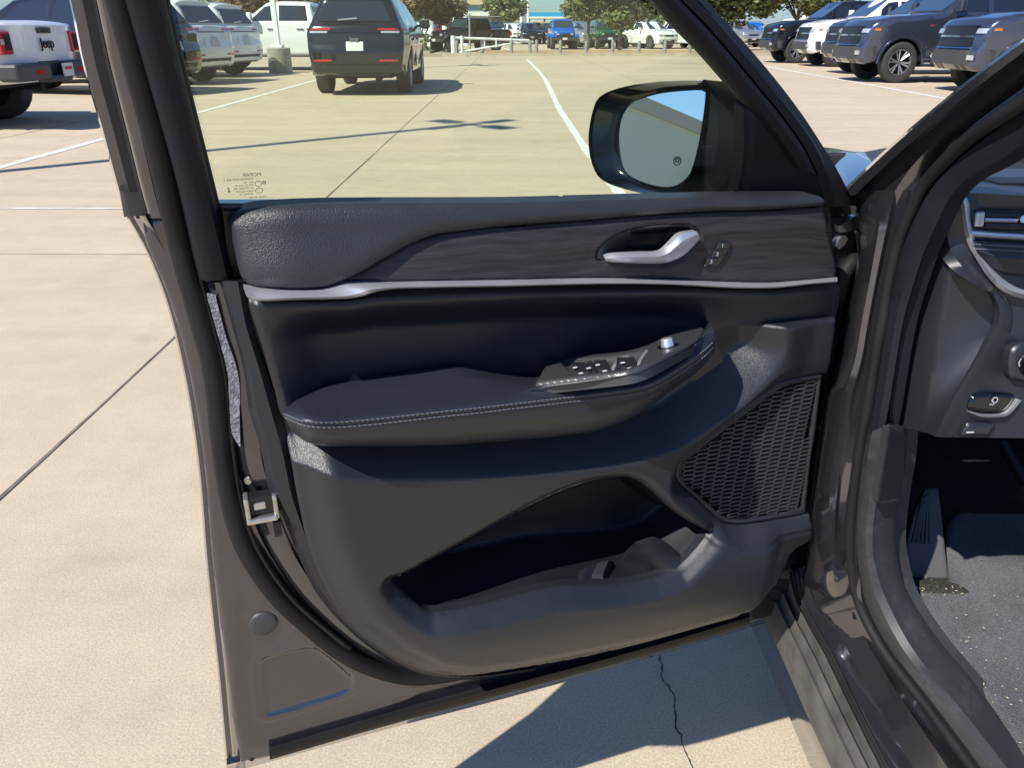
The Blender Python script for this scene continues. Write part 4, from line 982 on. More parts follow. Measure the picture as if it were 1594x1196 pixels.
for s, x, y in (('TEMPERED DOT-459  3', 395, 279.5), ('AS2  M2', 395, 284.5), ('43R-001234 XS', 395, 289), ('E4 TRANSP 70%', 395, 293.6), ('M459 AS2 R43', 395, 298.2), ('TEMPRLITE', 395, 302.6), ('MADE IN USA', 415, 307)):
    glass_text(s, x, y, 4.6)
gm = MB()
def ring(mb, fr, x, y, h, r, wdt, seg=20, sx=1.0):
    u, v = fr.uv(x, y, h); V = []; f = []
    for q in range(seg):
        t = 2*math.pi*q/seg
        for rr in (r-wdt/2, r+wdt/2): V.append(fr.w(u+rr*math.cos(t)*sx, v+rr*math.sin(t), h))
    for q in range(seg): a, b_ = 2*q, 2*((q+1) % seg); f.append((a, a+1, b_+1, b_))
    mb.add(V, f)
ring(gm, FL, 402, 286, -.0165, 5*k, .9*k); ring(gm, FL, 403.5, 296.5, -.0165, 4.6*k, .8*k, sx=1.25); ring(gm, FL, 411, 284, -.0165, 2.3*k, 1.4*k)
u, v = FL.uv(356, 294, -.0165)
for dv, ww in ((2.2, 3.2), (-2.0, 3.2), (-6.2, 2.2)): gm.add([FL.w(u-ww*k, v+dv*k, -.0165), FL.w(u+ww*k, v+dv*k, -.0165), FL.w(u, v+(dv*.15)*k, -.0165)], [(0, 1, 2)])
gm.obj('glass_print', M['print'], door)['kind'] = 'stuff'
# ---- front upright of the window frame and mirror sail
AL = [(955, -60), (1010, -2), (1046, 40), (1086, 80), (1128, 128), (1160, 166), (1200, 216), (1230, 258)]
AR = [(1030, -60), (1090, -2), (1135, 40), (1172, 86), (1215, 140), (1252, 186), (1284, 236), (1300, 280)]
def ar(t, h): return [D(a[0]*(1-t)+b_[0]*t, a[1]*(1-t)+b_[1]*t, h) for a, b_ in zip(AL, AR)]
loft('front_frame', [ar(0, -.004), ar(.05, .012), ar(.22, .022), ar(.45, .025), ar(.56, .022), ar(.60, .014), ar(.63, .020), ar(.85, .018), ar(.97, -.002)], M['covertrim'], door, n=5, back=-FL.N*.008)
loft('front_frame_seal', [[D(x, y, .004) for x, y in [(1046, -60), (1092, -8), (1150, 56), (1203, 118), (1246, 174), (1277, 221), (1302, 262), (1332, 320)]], [D(x, y, .014) for x, y in [(1034, -60), (1082, -6), (1140, 60), (1192, 122), (1235, 178), (1264, 224), (1287, 262), (1312, 322)]], [D(x, y, .012) for x, y in [(1022, -60), (1066, -4), (1124, 62), (1176, 124), (1216, 180), (1246, 226), (1268, 262), (1285, 322)]]], M['rubber'], door, n=4, back=-FL.N*.006)
sail = poly(FL, [(1163, 172, 's'), (1163, 240), (1152, 312, 's'), (1292, 312, 's'), (1288, 282), (1262, 232), (1236, 180), (1214, 150, 's')], .012, 4)
patch('mirror_sail', FL, sail, lambda P, d: .013+rnd(d, .008), .004, M['covertrim'], door, skirt=.02)
# ---- belt top, black ledge between pane and pads
loft('belt_weatherstrip', [[D(x, y, -.012) for x, y in [(338, 316), (600, 316), (900, 313), (1160, 308)]], [D(x, y, .004) for x, y in [(340, 319.5), (600, 319), (900, 315.5), (1160, 310.5)]], [D(x, y, .012) for x, y in [(344, 326), (600, 326), (900, 322), (1162, 318)]]], M['rubber'], door, n=4, back=-DF.N*.01-np.array((0, 0, .01)))
loft('inner_ledge', [[D(x, y, .010) for x, y in [(346, 322), (600, 322), (900, 318), (1290, 309)]], [D(x, y, .012) for x, y in [(360, 450), (600, 450), (900, 446), (1302, 440)]]], M['black'], door, n=4, back=-DF.N*.01)

# ---- upper soft pad
pad_px = [(355.6, 357), (360, 346), (373, 337), (395, 330), (433, 324.5), (490, 321.5), (586, 320), (800, 318.5), (935, 314.5), (1105, 309.5), (1206, 307), (1272, 305.5), (1284, 308), (1287, 314), (1287, 321.5, 's'),
          (1206, 327.4), (1105, 331), (1003, 337.6), (901, 346), (800, 353.8), (729, 360.7), (681, 367.5), (643, 380), (605, 399), (567, 421), (529, 440), (503, 448), (452, 450), (395, 450), (382, 444), (374, 430), (366, 398)]
PP = poly(DF, pad_px, .055, 5)
xl = DF.uv(355, 357, .055)[0]
def pad_h(P, d):
    h = .066+rnd(d, .016)*.75
    h = h-.010*sst(P[:, 1], 1.045, 1.10)                       # leans back to the belt
    h = h-.012*(1-sst(P[:, 0], xl, xl+.07))**2
    return h
patch('upper_pad', DF, PP, pad_h, .003, M['leather'], door, skirt=.03)
# ---- wood applique
wd = [(533, 440, 's'), (568, 422.5), (606, 400.5), (644, 381.5), (682, 369), (730, 362.3), (800, 355.4), (901, 347.7), (1003, 339.3), (1105, 332.6), (1206, 329), (1287, 323, 's'), (1290, 358), (1296, 381.6), (1303, 415.5), (1303.7, 431.5, 's'),
      (1257, 435.5), (1206, 439.6), (1138, 439), (1037, 435), (935, 433), (800, 435.5), (617, 438.7)]
WP = poly(DF, wd, .056, 5)
topw = np.array([DF.uv(x, y, .056) for x, y in [(533, 442), (606, 402), (644, 383), (682, 371), (800, 357), (1003, 341), (1287, 325)]])
cup = poly(DF, [(928.7, 402), (932, 388), (950, 372), (988, 357), (1037, 351), (1071, 350.5), (1087, 357), (1091.5, 368), (1072, 395), (1054, 410), (1034, 415), (989, 414), (945, 409)], .056, 4)
def wood_h(P, d):
    h = .056+rnd(d, .003)-.004*np.exp(-(pdist(P, topw)/.010)**2)
    return h+.0015*np.exp(-((sdist(P, cup))/.004)**2)
patch('wood_trim', DF, WP, wood_h, .003, M['wood'], door, holes=[cup], skirt=.012)
# handle cup, lever
def cup_h(P, d): return .055-.032*sst(d, 0, .016)
patch('handle_cup', DF, cup, cup_h, .0018, M['plastic2'], door, skirt=.004)
lev = [[(941, 399, .058), (960, 396, .066), (1000, 394, .068), (1030, 392, .068), (1046, 378, .068), (1060, 365, .067), (1084, 360, .062)],
       [(941, 402, .060), (962, 401, .070), (1001, 400, .073), (1032, 398, .073), (1050, 386, .072), (1064, 374, .071), (1087, 364, .065)],
       [(943, 406, .058), (964, 406, .068), (1001, 406, .071), (1034, 405, .071), (1057, 394, .070), (1070, 384, .069), (1089, 369, .064)],
       [(945, 408, .052), (966, 409, .060), (1001, 410, .062), (1036, 409, .062), (1060, 400, .061), (1074, 389, .060), (1090, 372, .058)]]
loft('door_handle', [DR(r_) for r_ in lev], M['silver'], door, n=5, back=-DF.N*.008)
loft('handle_bezel', [DR([(929, 402, .0565), (933, 388, .0565), (950, 372, .0565), (982, 359, .0565)]), DR([(938, 403, .056), (945, 394, .050), (962, 384, .046), (984, 366, .05)]), DR([(944, 405, .050), (956, 398, .040), (975, 388, .036), (980, 380, .04)])], M['plastic2'], door, n=5, back=-DF.N*.004)
# memory switch
mem = poly(DF, [(1119, 377, 's'), (1134, 376), (1137.5, 382), (1118, 414), (1114, 415.5), (1098, 415.5), (1097, 411)], .057, 4)
patch('memory_switch', DF, mem, lambda P, d: .0585+rnd(d, .0012), .0010, M['gloss'], door, skirt=.005)
for x, y, ch in ((1126, 383, '1'), (1118, 396, '2'), (1108.5, 408, '3')):
    bpx = [(x-7.5, y-5.5, 's'), (x+9, y-5.5, 's'), (x+4.5, y+5.5, 's'), (x-11, y+5.5, 's')]
    b1 = patch('memory_button', DF, poly(DF, [(p[0]+1.5, p[1], 's') for p in bpx], .06, 2), lambda P, d: .0600+rnd(d, .0007), .0008, M['plastic2'], door, skirt=.002)
    u, v = DF.uv(x, y+3, .062); text_mesh('memory_print', ch, .0062, DF, u, v, .0602, M['icon'], door, extrude=.0001)
# ---- satin strip
st = [(379, 448.5, 's'), (400, 450.5), (452, 451.3), (497, 450), (516, 446), (537, 441), (617, 439.5), (800, 436.2), (935, 433.7), (1037, 435.8), (1138, 439.8), (1206, 440.4), (1257, 436.3), (1303.7, 432.2)]
sb = [(384, 462), (401, 468.5), (459, 467), (541, 465), (566, 461), (588, 454), (620, 449.7), (800, 446), (935, 442.8), (1037, 443.5), (1138, 448.6), (1206, 448.6), (1257, 443), (1303.7, 439.4)]
def mixr(t, h): return DR([(a[0]*(1-t)+b_[0]*t, a[1]*(1-t)+b_[1]*t, h) for a, b_ in zip(st, sb)])
loft('silver_strip', [mixr(0, .057), mixr(.08, .062), mixr(.45, .0705), mixr(.78, .0765), mixr(.93, .075), mixr(1, .068)], M['silver'], door, n=6, back=-DF.N*.012)
# ---- centre insert
ins = [(386, 462, 's'), (401, 468), (541, 467), (566, 463), (588, 457), (620, 452), (800, 448), (935, 445), (1037, 446), (1138, 451), (1206, 451), (1257, 445), (1304, 441, 's'), (1301, 470), (1296.5, 490.5, 's'), (1189.6, 503), (1113, 514.5), (1125, 560, 's'), (1000, 680, 's'), (500, 690, 's'), (440, 648), (430, 618), (414, 560), (400, 510)]
IP = poly(DF, ins, .045, 4)
insl = np.array([DF.uv(x, y, .045) for x, y in [(386, 462), (400, 510), (414, 560), (430, 618), (440, 660), (455, 700)]])
inst = np.array([DF.uv(x, y, .045) for x, y in [(386, 459), (541, 457), (588, 450), (800, 442), (1037, 440), (1206, 445), (1304, 436)]])
u1100 = DF.uv(1130, 520, .045)[0]
def ins_h(P, d):
    dl = pdist(P, insl); dt = pdist(P, inst)
    left = sst(dl, .004, .062); top = sst(dt, .012, .050)
    fade = 1-sst(P[:, 0], u1100-.10, u1100+.02)
    h = .050-.030*left*top*fade
    h = h-.010*(1-sst(dt, 0, .010))-.006*(1-sst(dl, 0, .006))
    return h+.002*np.sin((P[:, 0])*5)*0
patch('centre_insert', DF, IP, ins_h, .003, M['insert'], door, skirt=.02)

# ---- lower panel with the ledge, map pocket lip and speaker surround
lp = [(433, 655, 's'), (446, 646), (600, 640), (900, 640), (1060, 600), (1113, 516, 's'), (1189.6, 505), (1296, 492, 's'), (1290, 540), (1283.5, 583), (1273, 668), (1264.5, 722), (1257, 800), (1253, 830), (1245, 870), (1225, 915), (1195, 944), (1150, 961), (1100, 975), (1000, 1003), (900, 1026), (800, 1043), (720, 1054), (660, 1046), (600, 1018), (545, 975), (505, 915), (480, 850), (464, 779), (449, 700)]
LP = poly(DF, lp, .055, 4)
ledge = poly(DF, [(420, 705, 's'), (475, 709), (600, 717), (720, 717), (830, 712), (960, 699), (1040, 678), (1100, 640), (1172, 588), (1203, 552), (1205, 516, 's'), (1210, 400, 's'), (1400, 400, 's'), (1400, 1200, 's'), (400, 1200, 's')], .07, 4)
pocket = poly(DF, [(616, 917), (650, 894), (729, 851), (783, 820), (851, 784), (914, 759), (962, 751), (990, 753), (1015, 768), (1054, 803), (1096, 829), (1120, 838, 's'), (1090, 866), (1059, 890), (1022, 905), (973, 915), (896, 920), (851, 927), (760, 950), (677, 966), (655, 957), (625, 931)], .085, 4)
lip = np.array([DF.uv(x, y, .085) for x, y in [(616, 917), (625, 931), (655, 957), (677, 967), (760, 951), (851, 928), (896, 921), (973, 916), (1022, 906), (1059, 891), (1120, 838)]])
spk = poly(DF, [(1053, 742), (1061, 717), (1078, 700), (1148, 646), (1197, 609), (1214, 597), (1246, 588.5), (1300, 581, 's'), (1290, 668), (1272, 800, 's'), (1214, 810), (1162, 818), (1135, 818), (1118, 810), (1088, 781), (1057, 753)], .062, 4)
swoosh = poly(DF, [(540, 640, 's'), (620, 800), (600, 880), (640, 985), (800, 985), (980, 950), (1090, 900), (1150, 838), (1260, 822, 's'), (1300, 900, 's'), (1200, 1100, 's'), (300, 1100, 's'), (300, 640, 's')], .08, 4)
rimb = np.array([DF.uv(x, y, .055) for x, y in [(449, 700), (464, 779), (480, 850), (505, 915), (545, 975), (600, 1018), (660, 1046), (720, 1054), (800, 1043), (1000, 1003), (1150, 961), (1195, 944), (1225, 915), (1245, 870)]])
fold = np.array([DF.uv(x, y, .06) for x, y in [(1070, 804), (1100, 832), (1130, 840), (1180, 833), (1270, 818)]])
vlow = lambda P: sst(P[:, 1], .88, .60)
def low_h(P, d):
    L = sdist(P, ledge)
    h = .036+.046*(np.clip((L+.024)/.040, 0, 1)*.7+.3*sst(L, -.034, .024))
    tr_ = sst(P[:, 0], DF.uv(1060, 560, .06)[0], DF.uv(1240, 560, .06)[0])*sst(P[:, 1], DF.uv(1240, 640, .06)[1], DF.uv(1240, 560, .06)[1])
    h = h-(h-.036)*tr_*.22
    near = 1-sst(P[:, 0], DF.uv(1212, 560, .06)[0], DF.uv(1262, 560, .06)[0])
    h = h*near+(.064)*(1-near)
    S = sdist(P, pocket)
    # the pocket wall below the opening stands proud of the panel above it
    below = sst(P[:, 1], DF.uv(800, 890, .08)[1], DF.uv(800, 975, .08)[1])
    h = h+.016*below*sst(pdist(P, rimb), .01, .10)
    dl = pdist(P, lip); h = h-.014*(1-sst(dl, 0, .020))
    up = (1-sst(-S, 0, .012))*(dl > .012); h = h-.006*up
    # speaker surround is slightly dished, with a fold line beneath
    h = h*(1-.0)-(h-.0615)*sst(sdist(P, spk), -.022, .002)
    h = h-.003*np.exp(-(pdist(P, fold)/.0018)**2)
    # outer rim rolls back
    dr = pdist(P, rimb); h = h-.026*(1-sst(dr, .0, .050))**1.5
    return h+rnd(d, .004)
LOWER = patch('lower_panel', DF, LP, low_h, .0026, M['plastic'], door, holes=[pocket, spk], skirt=.012)
# pocket liner: a deep bin
pk_out = poly(DF, [(612, 918), (648, 892), (728, 848), (782, 817), (850, 781), (914, 756), (962, 748), (991, 750), (1018, 766), (1056, 801), (1098, 827), (1126, 838, 's'), (1092, 869), (1061, 893), (1023, 908), (973, 918), (896, 924), (851, 930), (760, 953), (676, 969), (653, 960), (621, 933)], .08, 4)
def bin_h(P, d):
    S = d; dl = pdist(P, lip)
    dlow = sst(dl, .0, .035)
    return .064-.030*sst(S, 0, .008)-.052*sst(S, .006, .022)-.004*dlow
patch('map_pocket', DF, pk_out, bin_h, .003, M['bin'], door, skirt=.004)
# cup holder saddles moulded in the pocket
def saddle(rails, name='cup_holder'): return loft(name, [DR(r_) for r_ in rails], M['plastic2'], door, n=6)
def slab(rails, m='plastic2'): return loft('cup_holder', [DR([(x, y, h-.004) for x, y, h in r_]) for r_ in rails], M[m], door, n=5, back=-DF.N*.006)
slab([[(897, 921, .074), (896, 905, .060), (902, 889, .048)], [(906, 921, .079), (905, 903, .071), (914, 882, .058)], [(926, 921, .076), (921, 900, .064), (930, 877, .050)],
      [(946, 920, .079), (938, 900, .069), (947, 873, .052)], [(961, 919, .076), (951, 899, .056), (953, 874, .036)], [(975, 917, .072), (963, 897, .030), (957, 877, .020)]])
slab([[(992, 848, .036), (1025, 841, .044), (1071, 873, .074)], [(986, 853, .052), (1021, 851, .062), (1066, 879, .079)], [(983, 858, .060), (1017, 864, .072), (1058, 889, .083)],
      [(978, 864, .056), (1012, 874, .066), (1052, 893, .080)], [(968, 873, .044), (1000, 890, .056), (1040, 899, .076)], [(954, 885, .028), (974, 908, .048), (1020, 908, .074)]])
slab([[(1060, 862, .046), (1080, 853, .050), (1096, 848, .056)], [(1066, 869, .056), (1082, 861, .058), (1098, 851, .062)], [(1074, 878, .066), (1088, 868, .066), (1102, 856, .068)]])
loft('pocket_shelf', [DR([(700, 961, .072), (800, 940, .074), (896, 922, .074), (975, 917, .073), (1024, 907, .075), (1062, 892, .078)]), DR([(700, 956, .066), (800, 928, .066), (896, 905, .062), (975, 905, .045), (1020, 898, .05), (1058, 884, .06)]), DR([(705, 954, .050), (805, 920, .046), (900, 893, .040), (960, 893, .025), (1010, 890, .03), (1050, 876, .04)])], M['plastic2'], door, n=6)

# ---- speaker bezel and grille
gr = poly(DF, [(1062, 742), (1068, 721), (1084, 706), (1153, 653), (1200, 617), (1217, 606), (1247, 597), (1274, 592, 's'), (1264, 668), (1257, 722), (1248, 793, 's'), (1213, 801), (1161, 809), (1138, 809), (1124, 803), (1094, 776), (1065, 750)], .060, 4)
spk2 = poly(DF, [(1053, 742), (1061, 717), (1078, 700), (1148, 646), (1197, 609), (1214, 597), (1246, 588.5), (1282.4, 583, 's'), (1272.6, 668), (1264, 722), (1256, 802, 's'), (1214, 810), (1162, 818), (1135, 818), (1118, 810), (1088, 781), (1057, 753)], .062, 4)
patch('speaker_bezel', DF, spk2, lambda P, d: .0605+rnd(d, .003)-.0015*sst(d, .003, .006), .002, M['plastic2'], door, holes=[gr], skirt=.012)
patch('speaker_cloth', DF, poly(DF, [(1060, 742), (1083, 704), (1216, 604), (1281, 590, 's'), (1256, 795, 's'), (1138, 811), (1092, 777)], .05, 3), .048, .006, M['black'], door)
mesh = MB()
# lattice of flattened hexagonal cells, built in door coordinates
gx0, gy0 = DF.uv(1175, 715, .06)
sx = np.linalg.norm(np.array(DF.uv(1191, 713.8, .06))-np.array((gx0, gy0)))/1.0      # half period
tilt = .0; ry = abs(DF.uv(1175, 721.3, .06)[1]-gy0)
dirv = np.array(DF.uv(1191, 712.6, .06))-np.array((gx0, gy0)); dirv /= np.linalg.norm(dirv); upv = np.array((-dirv[1], dirv[0]))
hw = sx; st_ = ry
G = []
for i in range(-11, 12):
    for j in range(-24, 25):
        c = np.array((gx0, gy0))+dirv*(i*hw)+upv*((j+(.5 if i % 2 else 0))*st_)
        G.append(c)
G = np.array(G); ok = sdist(G, gr) > .0025
cells = G[ok]
mw, mh = hw*.30, st_*.5
for c in cells:
    a = c-dirv*(hw*.64); b_ = c-dirv*mw; d_ = c+dirv*mw; e = c+dirv*(hw*.64)
    # outline of one cell: two long edges and four short slants, each a thin raised rib
    P6 = [c-dirv*hw*.60, c-dirv*hw*.40+upv*mh, c+dirv*hw*.40+upv*mh, c+dirv*hw*.60, c+dirv*hw*.40-upv*mh, c-dirv*hw*.40-upv*mh]
    Q6 = [c+(p-c)*np.array((1, 1))*.80 for p in P6]
    Q6 = [c+dirv*((p-c)@dirv)*.90+upv*((p-c)@upv)*.60 for p in P6]
    V = [DF.w(p[0], p[1], .0592) for p in P6]+[DF.w(p[0], p[1], .0600-.0006) for p in Q6]+[DF.w(p[0], p[1], .0540) for p in Q6]
    f = []
    for q in range(6):
        r_ = (q+1) % 6; f.append((q, r_, 6+r_, 6+q)[::-1]); f.append((6+q, 6+r_, 12+r_, 12+q)[::-1])
    mesh.add(V, f)
g_ = mesh.obj('speaker_grille', M['pod'], door); g_['kind'] = 'stuff'

# ---- armrest
SF = fit(D(850, 596, .092), D(1084, 534, .1015), D(990, 545, .054))
if SF.N[2] < 0: SF = Frame(SF.O, -SF.A, SF.V)
bk = [(446, 634), (462, 619), (522, 599), (649, 577), (722, 569), (800, 557), (868, 546), (935, 541), (1003, 532), (1044, 517), (1084, 503), (1104, 499)]
rl = [(443, 638), (476, 643), (539, 643), (700, 626), (740, 621), (800, 613), (868, 604), (935, 596), (998, 586), (1036, 566), (1080, 536), (1111, 514)]
s1 = [(442, 645), (479, 657), (539, 657), (700, 640), (740, 636), (800, 629), (868, 621), (935, 613), (1003, 602), (1044, 582), (1088, 552), (1113, 530)]
s2 = [(444, 651), (483, 664.5), (543, 664.5), (700, 647.5), (742, 643.5), (802, 636), (870, 628), (937, 620), (1006, 609), (1047, 589), (1090, 560), (1113.5, 538)]
bo = [(453, 672), (487, 692), (545, 695), (700, 693), (745, 690), (803, 685), (870, 679), (938, 668), (1003, 640), (1044, 609), (1089, 576), (1112, 548)]
def hl(L, hs): return DR([(p[0], p[1], h) for p, h in zip(L, hs)])
nose = lambda a, b_: [a*.55+b_*.45]+[b_]*10+[a*.6+b_*.4]
pr = []
pr.append(hl(bk, [.040, .036, .030, .028, .028, .028, .028, .030, .034, .040, .050, .060]))
mp1 = [(a[0]*.55+b_[0]*.45, a[1]*.55+b_[1]*.45) for a, b_ in zip(bk, rl)]
Ep = [(832, 599), (868, 597), (935, 588), (1000, 576), (1040, 558), (1084, 534)]
mpI = [(a[0]*.7+b_[0]*.3, a[1]*.7+b_[1]*.3) for a, b_ in zip(bk, rl)]
rI = hl(mpI, [.052]+[.058]*9+[.066, .070]); rE = hl(mp1, [.060]+[.072]*9+[.078, .076])
for q, (x, y) in enumerate(Ep): rI[5+q] = SF.px(x+2, y-7, -.005); rE[5+q] = SF.px(x, y+2.5, .0015)
pr[0] = [p if not 5 <= i <= 10 else SF.px(bk[i][0], bk[i][1], -.006) for i, p in enumerate(pr[0])]
pr.append(rI); pr.append(rE)
pr.append(hl(rl, [.076]+[.104]*9+[.102, .090]))
mp2 = [(a[0]*.4+b_[0]*.6, a[1]*.4+b_[1]*.6) for a, b_ in zip(rl, s1)]
pr.append(hl(mp2, [.080]+[.1145]*9+[.110, .095]))
pr.append(hl(s1, [.083]+[.1185]*9+[.113, .097]))
cr3 = [(a[0]*.5+b_[0]*.5, a[1]*.5+b_[1]*.5) for a, b_ in zip(s1, s2)]
pr.append(hl(cr3, [.0825]+[.1165]*9+[.1115, .0955]))
pr.append(hl(s2, [.083]+[.1180]*9+[.113, .0965]))
mp4 = [(a[0]*.45+b_[0]*.55, a[1]*.45+b_[1]*.55) for a, b_ in zip(s2, bo)]
pr.append(hl(mp4, [.078]+[.1130]*9+[.105, .091]))
mp5 = [(a[0]*.1+b_[0]*.9, a[1]*.1+b_[1]*.9) for a, b_ in zip(s2, bo)]
pr.append(hl(mp5, [.068]+[.1000]*9+[.094, .084]))
pr.append(hl(bo, [.060]+[.0900]*9+[.086, .078]))
lastz = [p-DF.N*(.05) -np.array((0, 0, .004)) for p in pr[-1]]
ARM = loft('armrest', pr+[lastz], M['armleather'], door, n=6)
# stitching: separate short stitches joined into one piece per seam
for L, hs in ((s1, .1192), (s2, .1187)):
    P = cr([tuple(q) for q in hl(L, [.0838]+[hs]*9+[.1136, .0975])], 10)
    seg = np.linalg.norm(np.diff(P, axis=0), axis=1); cum = np.concatenate([[0], np.cumsum(seg)])
    sm = MB(); t = 0
    while t < cum[-1]-.005:
        a = np.array([np.interp(t, cum, P[:, i]) for i in range(3)]); b_ = np.array([np.interp(t+.0036, cum, P[:, i]) for i in range(3)])
        sm.tube([a-DF.N*.0004, a*.5+b_*.5+DF.N*.0004, b_-DF.N*.0004], .00042, 4); t += .0047
    o = sm.obj('stitching', M['stitch'], door, smooth=False); o['kind'] = 'stuff'
# switch panel on the armrest
bz = poly(SF, [(833, 598.5, 's'), (855, 563), (866, 558.5), (969, 549.5), (1003, 541), (1044, 521), (1088, 503.5), (1095, 508), (1094, 520), (1080, 532), (1037, 556), (1003, 573), (975, 581), (901, 590)], .003, 4)
well = poly(SF, [(873, 562.5), (900, 561), (969, 555), (1001, 548), (1006, 546), (996, 570), (975, 577), (905, 585), (893, 584)], .003, 3)
def bz_h(P, d): return .005+rnd(d, .0035)-.007*sst(sdist(P, well), -.001, .005)
patch('switch_panel', SF, bz, bz_h, .0015, M['pod'], door, skirt=.010)
def sw(name, c, wpx, hgt, icon=True, tall=.0045):
    q = [(c[0]-wpx, c[1]-6, 's'), (c[0]+wpx-4, c[1]-7.5, 's'), (c[0]+wpx+3, c[1]+6, 's'), (c[0]-wpx+8, c[1]+8, 's')]
    P = poly(SF, q, .0, 2)
    lo, hi = P.min(0), P.max(0)
    patch(name, SF, P, lambda Q, d: -.0015+tall*(.55+.45*(Q[:, 1]-lo[1])/(hi[1]-lo[1]))+rnd(d, .0012), .0016, M['plastic2'], door, skirt=.008)
for c, w_ in (((903, 574), 13), ((920, 572.5), 6), ((936, 570.5), 12), ((974, 566), 17)): sw('window_switch', c, w_, .004)
ic = MB()
for x, y in ((895, 571), (904, 580), (916, 572), (930, 567), (941, 576.5), (969, 563.5), (980, 572)):
    u, v = SF.uv(x, y, .005); e = .0022
    ic.fbox(SF, u-e, u+e, v-e*1.2, v+e*1.2, .0036, .0046)
ic.obj('switch_print', M['icon'], door, bevel=.0006)
loft('switch_divider', [[SF.px(951, 574, .002), SF.px(957, 563, .006), SF.px(956, 556, .006)], [SF.px(955, 578, .002), SF.px(960, 566, .004), SF.px(960, 557, .004)]], M['silver'], door, n=3, back=-SF.N*.003)
loft('switch_divider', [[SF.px(991, 572, .003), SF.px(994, 560, .006), SF.px(1006, 544, .006)], [SF.px(994, 576, .002), SF.px(998, 562, .005), SF.px(1009, 546, .005)]], M['silver'], door, n=3, back=-SF.N*.003)
kn = SF.px(1040, 541, .004)
kb = MB(); kb.bar(kn-SF.N*.002, kn+SF.N*.002, .0115, 28); kb.obj('knob_base', M['gloss'], door, smooth=True)
kb = MB(); kb.bar(kn+SF.N*.001, kn+SF.N*.010, .0072, 28, .0062); kb.obj('mirror_knob', M['silver'], door, smooth=True, bevel=.001)
ic = MB()
for x, y in ((1042, 527.5), (1049, 527), (1057, 531), (1060, 537.5)):
    u, v = SF.uv(x, y, .0045); e = .0017; ic.fbox(SF, u-e, u+e, v-e*.8, v+e*.8, .0040, .0046)
ic.obj('switch_print', M['icon'], door)

# ---- door mirror
nm = np.array((-.66, -.745, .14)); nm /= np.linalg.norm(nm)
mc = DF.px(1020, 215, -.165)
vv = np.array((0, 0, 1.0)); aa = np.cross(vv, nm); aa /= np.linalg.norm(aa)
if aa[0] < 0: aa = -aa
MF = Frame(mc, aa, np.cross(nm, aa))
if MF.N@nm < 0: MF = Frame(mc, aa, -np.cross(nm, aa))
rim = [(915, 217), (917, 195), (921, 175), (930, 152), (956, 138), (1003, 128), (1060, 124.5), (1090, 124.8), (1098, 128), (1100, 140), (1097, 175), (1088, 228), (1075, 272), (1058, 297), (1040, 306), (1020, 305), (975, 296), (934, 279), (919, 250)]
gls = [(975, 154.5), (1016, 142), (1069, 136.8), (1084, 137.5), (1091, 146), (1088, 172), (1079, 228), (1066, 265), (1047, 286), (1026, 292), (990, 285), (963, 270), (954, 250), (950, 213), (954, 182), (964, 164)]
def big(L, s, dx=0, dy=0):
    c = np.array((1022, 213)); return [tuple(c+(np.array(p)-c)*s+np.array((dx, dy))) for p in L]
n_ = 6
def mr(L, h, t=1.0): 
    P = cr([tuple(MF.uv(x, y, h)) for x, y in L], n_, True); return [MF.w(u, v, h) for u, v in P]
G0 = [tuple(p) for p in gls]
# resample rim and glass to the same count by angle
def ang_res(P, k=72):
    P = np.array(P); c = np.array(MF.uv(1022, 213, 0)); Q = np.concatenate([P, P[:1]])
    out = []
    for i in range(k):
        t = 2*math.pi*i/k; d = np.array((math.cos(t), math.sin(t))); best = None
        for a, b_ in zip(Q[:-1], Q[1:]):
            A = np.array([[d[0], -(b_-a)[0]], [d[1], -(b_-a)[1]]])
            if abs(np.linalg.det(A)) < 1e-14: continue
            s, q = np.linalg.solve(A, a-c)
            if s > 0 and -1e-6 <= q <= 1+1e-6: best = s if best is None else max(best, s)
        out.append(c+d*best)
    return np.array(out)
rimuv = ang_res(cr([tuple(MF.uv(x, y, 0)) for x, y in rim], 6, True)); gluv = ang_res(cr([tuple(MF.uv(x, y, 0)) for x, y in gls], 6, True))
cc = np.array(MF.uv(1022, 213, 0))
def ringp(P, s, h, cen=cc): return [MF.w(*(cen+(q-cen)*s), h) for q in P]
def ringloft(name, rings, m, parent, capend=False, capstart=False):
    k = len(rings[0]); V = [p for r_ in rings for p in r_]; f = []
    for i in range(len(rings)-1):
        for q in range(k): f.append((i*k+q, i*k+(q+1) % k, (i+1)*k+(q+1) % k, (i+1)*k+q))
    if capend: f.append(tuple(range((len(rings)-1)*k, len(rings)*k)))
    if capstart: f.append(tuple(range(k))[::-1])
    o = mkobj(name, V, f, m, parent, True); autosharp(o, 50); return o
cshift = np.array((.05, 0.0))
shell_r = [ringp(rimuv, .965, -.004), ringp(rimuv, .985, .001), ringp(rimuv, 1.0, -.004), ringp(rimuv, 1.005, -.015)]
for s, h in ((1.0, -.035), (.95, -.06), (.84, -.085), (.62, -.105), (.3, -.115)): shell_r.append([MF.w(*(cc+(q-cc)*s), h) for q in rimuv])
ringloft('mirror_housing', shell_r, M['gloss'], door, capend=True)
mixd = lambda t: rimuv*(1-t)+gluv*t
ringloft('mirror_bezel', [ringp(rimuv, .968, -.005), [MF.w(*q, -.018) for q in mixd(.55)], [MF.w(*q, -.024) for q in mixd(.93)]], M['gloss'], door, capend=True)
ringloft('mirror_glass', [[MF.w(*q, -.022) for q in mixd(1.0)], [MF.w(*(cc+(q-cc)*.992), -.0205) for q in gluv]], M['chrome'], door)
mkobj('mirror_glass', [MF.w(*(cc+(q-cc)*.985), -.0203) for q in gluv], [tuple(range(len(gluv)))], M['mirror'], door, False)
